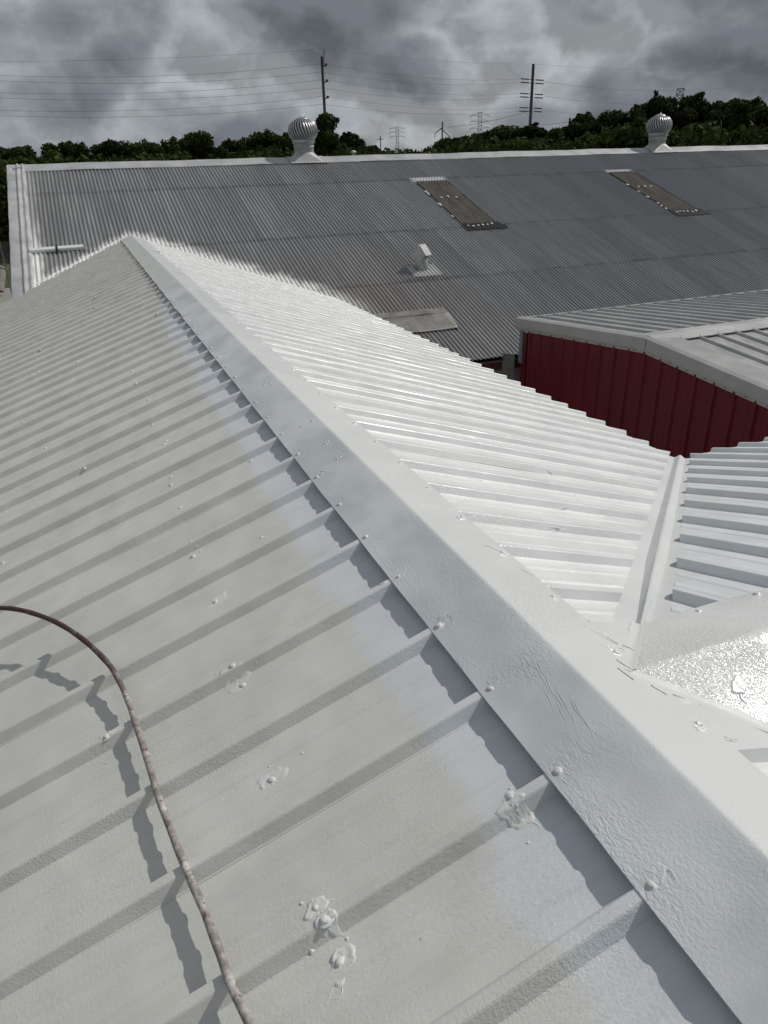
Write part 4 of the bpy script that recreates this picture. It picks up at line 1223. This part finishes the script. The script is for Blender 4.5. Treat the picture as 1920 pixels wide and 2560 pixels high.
# timber pole with slanted cross arms
x, y, z = stand(1104, 304, 210); b1 = Vector((x, y, 0))
tp = thing('timber_power_pole', (x, y, 0), 'timber power pole with two slanted cross arms above the scrub', 'power pole')
m = MB(); m.tube([b1, b1 + Vector((0.25, 0, z))], [0.24, 0.17], 8); m.build('shaft', 'pole_wood', tp, True)
vw = Vector((x - CAM.x, y - CAM.y, 0)).normalized(); ac = Vector((vw.y, -vw.x, 0))
for (da, za, db, zb_) in ((-1.7, -2.6, 0.2, -1.4), (-0.2, -1.5, 2.2, -3.6), (-1.6, -5.2, 0.2, -3.7)):
    m = MB(); m.tube([b1 + ac * da + Vector((0, 0, z + za)), b1 + ac * db + Vector((0, 0, z + zb_))], 0.12, 6); m.build('cross_arm', 'pole_wood', tp)
for da, za in ((-1.7, -2.6), (2.2, -3.6), (-1.6, -5.2)):
    m = MB(); m.tube([b1 + ac * da + Vector((0, 0, z + za)), b1 + ac * da + Vector((0, 0, z + za - 1.1))], 0.08, 6); m.build('insulator', 'insulator', tp)
x, y, z = stand(1425, 295, 140); b1 = Vector((x, y, 0))
m = MB(); m.tube([b1 + Vector((-0.35, 0, 0)), b1 + Vector((0, 0, z))], [0.24, 0.17], 8); tag(m.build('timber_post', 'pole_wood', None, True), 'leaning bare timber post beside the tall dark trees', 'post')
x, y, z = stand(951, 340, 260); b1 = Vector((x, y, 0))
tp = thing('timber_power_pole', (x, y, 0), 'tiny far pole with a short cross arm above the low scrub', 'power pole')
m = MB(); m.tube([b1, b1 + Vector((0, 0, z))], [0.2, 0.15], 8); m.build('shaft', 'pole_wood', tp, True)
m = MB(); m.tube([b1 + Vector((-1.0, 0.3, z - 0.9)), b1 + Vector((1.0, -0.3, z - 0.9))], 0.1, 6); m.build('cross_arm', 'pole_wood', tp)
x, y, z = stand(884, 383, 60); m = MB(); m.tube([(x, y, 0), (x, y, z)], 0.13, 10); m.lathe([(0.2, 0), (0.2, 0.12), (0.05, 0.2)], 12, (x, y, z)); tag(m.build('vent_stack', 'sign_white', None, True), 'small pale vent stack peeping over the warehouse ridge', 'vent stack')

# ------------------------------------------------------------------ trees
def leaf_cloud(centers, radii, count, size, rg, flat=0.8):
    """random leaf quads through a union of lobes; denser near the lobe surface"""
    nL_ = len(centers)
    w = radii ** 2; idx = rg.choice(nL_, count, p=w / w.sum())
    d = rg.normal(size=(count, 3)); d /= np.linalg.norm(d, axis=1)[:, None]
    rr = rg.random(count) ** 0.42
    c = centers[idx] + d * (radii[idx] * rr)[:, None] * np.array([1, 1, flat])
    a = rg.normal(size=(count, 3)); a /= np.linalg.norm(a, axis=1)[:, None]
    b = np.cross(a, d + 0.4 * rg.normal(size=(count, 3))); b /= np.linalg.norm(b, axis=1)[:, None] + 1e-9
    s = size * rg.uniform(0.55, 1.35, count)
    a = a * s[:, None]; b = b * (s * 0.62)[:, None]
    V = np.empty((count, 4, 3)); V[:, 0] = c - a; V[:, 1] = c + b; V[:, 2] = c + a; V[:, 3] = c - b
    return V.reshape(-1, 3)


def quad_mesh(name, V, mat):
    nq = len(V) // 4; me = bpy.data.meshes.new(name)
    me.vertices.add(len(V)); me.vertices.foreach_set('co', V.astype(np.float32).ravel())
    me.loops.add(nq * 4); me.loops.foreach_set('vertex_index', np.arange(nq * 4, dtype=np.int32))
    me.polygons.add(nq); me.polygons.foreach_set('loop_start', np.arange(0, nq * 4, 4, dtype=np.int32))
    me.polygons.foreach_set('loop_total', np.full(nq, 4, dtype=np.int32))
    me.update(calc_edges=True); me.materials.append(MATS[mat]); return me


def tree(u, v_top, hw, dist, label, mat='leaf_dark', seed=0, dens=1.0, loose=0.0, low=0.25):
    rg = np.random.default_rng(1000 + seed); py = random.Random(seed)
    x, y, z = stand(u, v_top, dist); R = hw / F_PX * dist * 1.6
    t = thing('tree', (x, y, 0), label, 'tree', 'trees beyond the warehouse')
    m = MB(); tr = 0.10 + z * 0.017
    pts = [Vector((x + 0.1 * z * 0.1 * math.sin(k * 1.3 + seed), y + 0.05 * z * 0.1 * math.cos(k * 1.7 + seed), z * 0.78 * k / 5)) for k in range(6)]
    m.tube(pts, [tr * (1 - 0.13 * k) for k in range(6)], 8)
    nl = 16 + int(R * 4.5)
    C = []; Rr = []
    for k in range(nl):
        f = k / (nl - 1)
        zz = z * (low + (0.93 - low) * (f ** 0.9)) + py.uniform(-0.04, 0.04) * z
        env = R * math.sqrt(max(0.05, 1 - ((zz / z - 0.55) / 0.52) ** 2))
        a = py.random() * 6.28; rad = env * py.uniform(0.15, 0.85)
        r_ = R * py.uniform(0.26, 0.46) * (1 - 0.30 * f)
        C.append((x + math.cos(a) * rad, y + math.sin(a) * rad, min(zz, z - r_ * 0.75))); Rr.append(r_)
    C.append((x + py.uniform(-.2, .2) * R, y, z - R * 0.22)); Rr.append(R * 0.26)
    for c in C[::2]:
        s0 = pts[min(5, max(1, int(c[2] / z * 5)))]
        e = Vector(c); md = s0.lerp(e, 0.5) + Vector((0, 0, -0.05 * z)); m.tube([s0, md, e], [tr * 0.4, tr * 0.25, tr * 0.1], 5)
    # bare twigs poking out
    m.build('trunk', 'bark', t, True)
    C = np.array(C); Rr = np.array(Rr)
    size = 0.0022 * dist * (0.85 + 0.25 * rg.random())
    cnt = 26000
    V1 = leaf_cloud(C, Rr, cnt, size, rg)
    # sprays sticking out of the outline
    ns = int(24 + 20 * loose); top = []
    k = rg.choice(len(C), ns); d = rg.normal(size=(ns, 3)); d[:, 2] = np.abs(d[:, 2]) + 0.25; d /= np.linalg.norm(d, axis=1)[:, None]
    cc = C[k] + d * (Rr[k] * (0.92 + 0.20 * rg.random(ns) * (1 + 0.6 * loose)))[:, None] * np.array([1, 1, 0.85])
    V2 = leaf_cloud(cc, np.full(ns, R * 0.085), ns * 40, size * 0.9, rg)
    add('crown', quad_mesh('crown', np.vstack([V1, V2]), mat), t)
    return t


K = 1920 / 1659
TREES = [
    (-10, 322, 44, 92, 'dark tree cut by the left picture edge above the corrugated roof', 'leaf_dark', 0),
    (45, 317, 46, 88, 'low rounded tree directly above the left corner of the corrugated roof', 'leaf_dark', 0),
    (143, 308, 42, 84, 'round dark tree second to the right of the roof corner', 'leaf_mid', 0),
    (222, 299, 50, 80, 'broad round tree with the highest crown near the left roof corner', 'leaf_dark', 0),
    (290, 325, 30, 100, 'low bushy tree in the dip between the broad round tree and its neighbour', 'leaf_dark', 0),
    (338, 307, 38, 90, 'dense tree with flat top left of the spiky tree', 'leaf_mid', 0),
    (420, 285, 44, 78, 'spiky tree with branches sticking out against the clouds', 'leaf_mid', 1.6),
    (488, 303, 36, 86, 'rounded tree just right of the spiky tree', 'leaf_dark', 0),
    (560, 285, 46, 82, 'leafy mid-green tree left of the nearer turbine vent', 'leaf_mid', 0.4),
    (612, 292, 30, 90, 'dark tree partly hidden by the nearer turbine vent', 'leaf_dark', 0),
    (690, 246, 42, 70, 'tall tree standing behind the bare steel pole and the nearer turbine vent', 'leaf_mid', 0.8),
    (756, 290, 34, 88, 'tree with loose ragged crown right of the bare steel pole', 'leaf_dark', 1.2),
    (806, 314, 30, 100, 'small low tree right of the ragged one, over the ridge', 'leaf_dark', 0),
    (992, 296, 36, 92, 'low round tree beside the timber pole with slanted arms', 'leaf_mid', 0.2),
    (1045, 281, 42, 86, 'bushy tree in front of the middle lattice tower', 'leaf_dark', 0.3),
    (1108, 270, 44, 82, 'bushy olive tree left of the insulator pole', 'leaf_olive', 0.5),
    (1150, 268, 34, 78, 'rounded dark tree at the foot of the insulator pole', 'leaf_dark', 0.3),
    (1195, 276, 36, 80, 'ragged olive tree between the insulator pole and the leaning post', 'leaf_olive', 0.9),
    (1232, 298, 26, 90, 'small tree under the leaning timber post', 'leaf_mid', 0.2),
    (1272, 245, 40, 72, 'dark tree immediately right of the leaning timber post', 'leaf_dark', 0.3),
    (1338, 238, 46, 70, 'dark broad tree left of the farther turbine vent', 'leaf_dark', 0.3),
    (1395, 252, 36, 66, 'mid-green tree directly behind the farther turbine vent', 'leaf_mid', 0.3),
    (1438, 208, 40, 74, 'tall tree rising above the farther turbine vent', 'leaf_dark', 0.7),
    (1500, 205, 42, 76, 'tallest dark tree, right of the lattice tower top', 'leaf_dark', 0.6),
    (1560, 219, 42, 70, 'dark tree third from the right picture edge', 'leaf_dark', 0.4),
    (1612, 214, 40, 78, 'dark tree second from the right picture edge', 'leaf_mid', 0.4),
    (1665, 228, 46, 72, 'dark tree cut by the right picture edge', 'leaf_dark', 0.3),
]
for i, (u, v, hw, dist, lab, mt, lo) in enumerate(TREES):
    tree(u * K, v * K, hw * K, dist, lab, mt, i + 1, 1.0, lo)

# undergrowth: low mass of scrub closing the foot of the treeline
rg = np.random.default_rng(5); C = []; Rr = []
for k in range(230):
    u = -120 + 2200 * k / 229 + rg.uniform(-6, 6)
    dist = rg.uniform(62, 104); ud = u / K
    vtop = np.interp(ud, [-100, 100, 300, 600, 720, 800, 850, 960, 1000, 1240, 1300, 1800], [345, 338, 335, 325, 315, 326, 324, 320, 300, 300, 270, 262]) + rg.uniform(-4, 10)
    x, y, z = stand(u, vtop * K, dist)
    r_ = rg.uniform(0.9, 2.0)
    for zz in np.arange(max(z - r_ * 0.7, 0.8), 0.2, -1.6): C.append((x + rg.uniform(-.5, .5), y + rg.uniform(-.5, .5), zz)); Rr.append(r_)
C = np.array(C); Rr = np.array(Rr)
ug = add('undergrowth', quad_mesh('undergrowth', leaf_cloud(C, Rr, 150000, 0.26, rg), 'leaf_mid')); tag(ug, 'low olive scrub along the foot of the treeline', 'undergrowth', kind='stuff')

# ------------------------------------------------------------------ things at the left edge, beyond the corner
zc0 = 0.0
dr = thing('concrete_pipe', (-5.15, 42.0, 0), 'grey concrete pipe leaning on the ground beyond the roof corner', 'pipe')
m = MB(); a = Vector((-5.55, 42.0, 0.30)); b = Vector((-5.20, 42.4, 1.45))
m.tube([a, b], [0.36, 0.36], 20, False); m.tube([b, a], [0.29, 0.29], 20, False); m.build('shell', 'concrete', dr, True, 0.0)
ax3 = (b - a).normalized(); m = MB(); m.tube([b - ax3 * 0.1, b], [0.40, 0.40], 20); m.build('collar', 'concrete', dr, True)
sg = thing('round_sign', (-4.1, 36.0, 0), 'small white round sign at the left picture edge', 'sign')
m = MB(); m.tube([(-4.32, 36, 0), (-4.32, 36, 4.2)], 0.03, 8); m.build('post', 'pole_steel', sg)
m = MB(); m.tube([(-4.32, 35.95, 4.25), (-4.30, 35.98, 4.25)], 0.17, 20); m.build('disc', 'sign_white', sg)
fn = thing('timber_fence', (-8, 60, 0), 'dark low timber fence beyond the roof corner', 'fence')
bd = MB(); bd.box(0, 0.14, -0.01, 0.01, 0.05, 1.5); bme = mesh('board', bd.V, bd.F, 'pole_wood')
for k in range(60): add('board', bme, fn, Matrix.Translation((-12 + 0.16 * k, 58 + random.uniform(-.01, .01), random.uniform(-.03, .03))))
print('screws', NS[0], 'objects', len(bpy.data.objects))
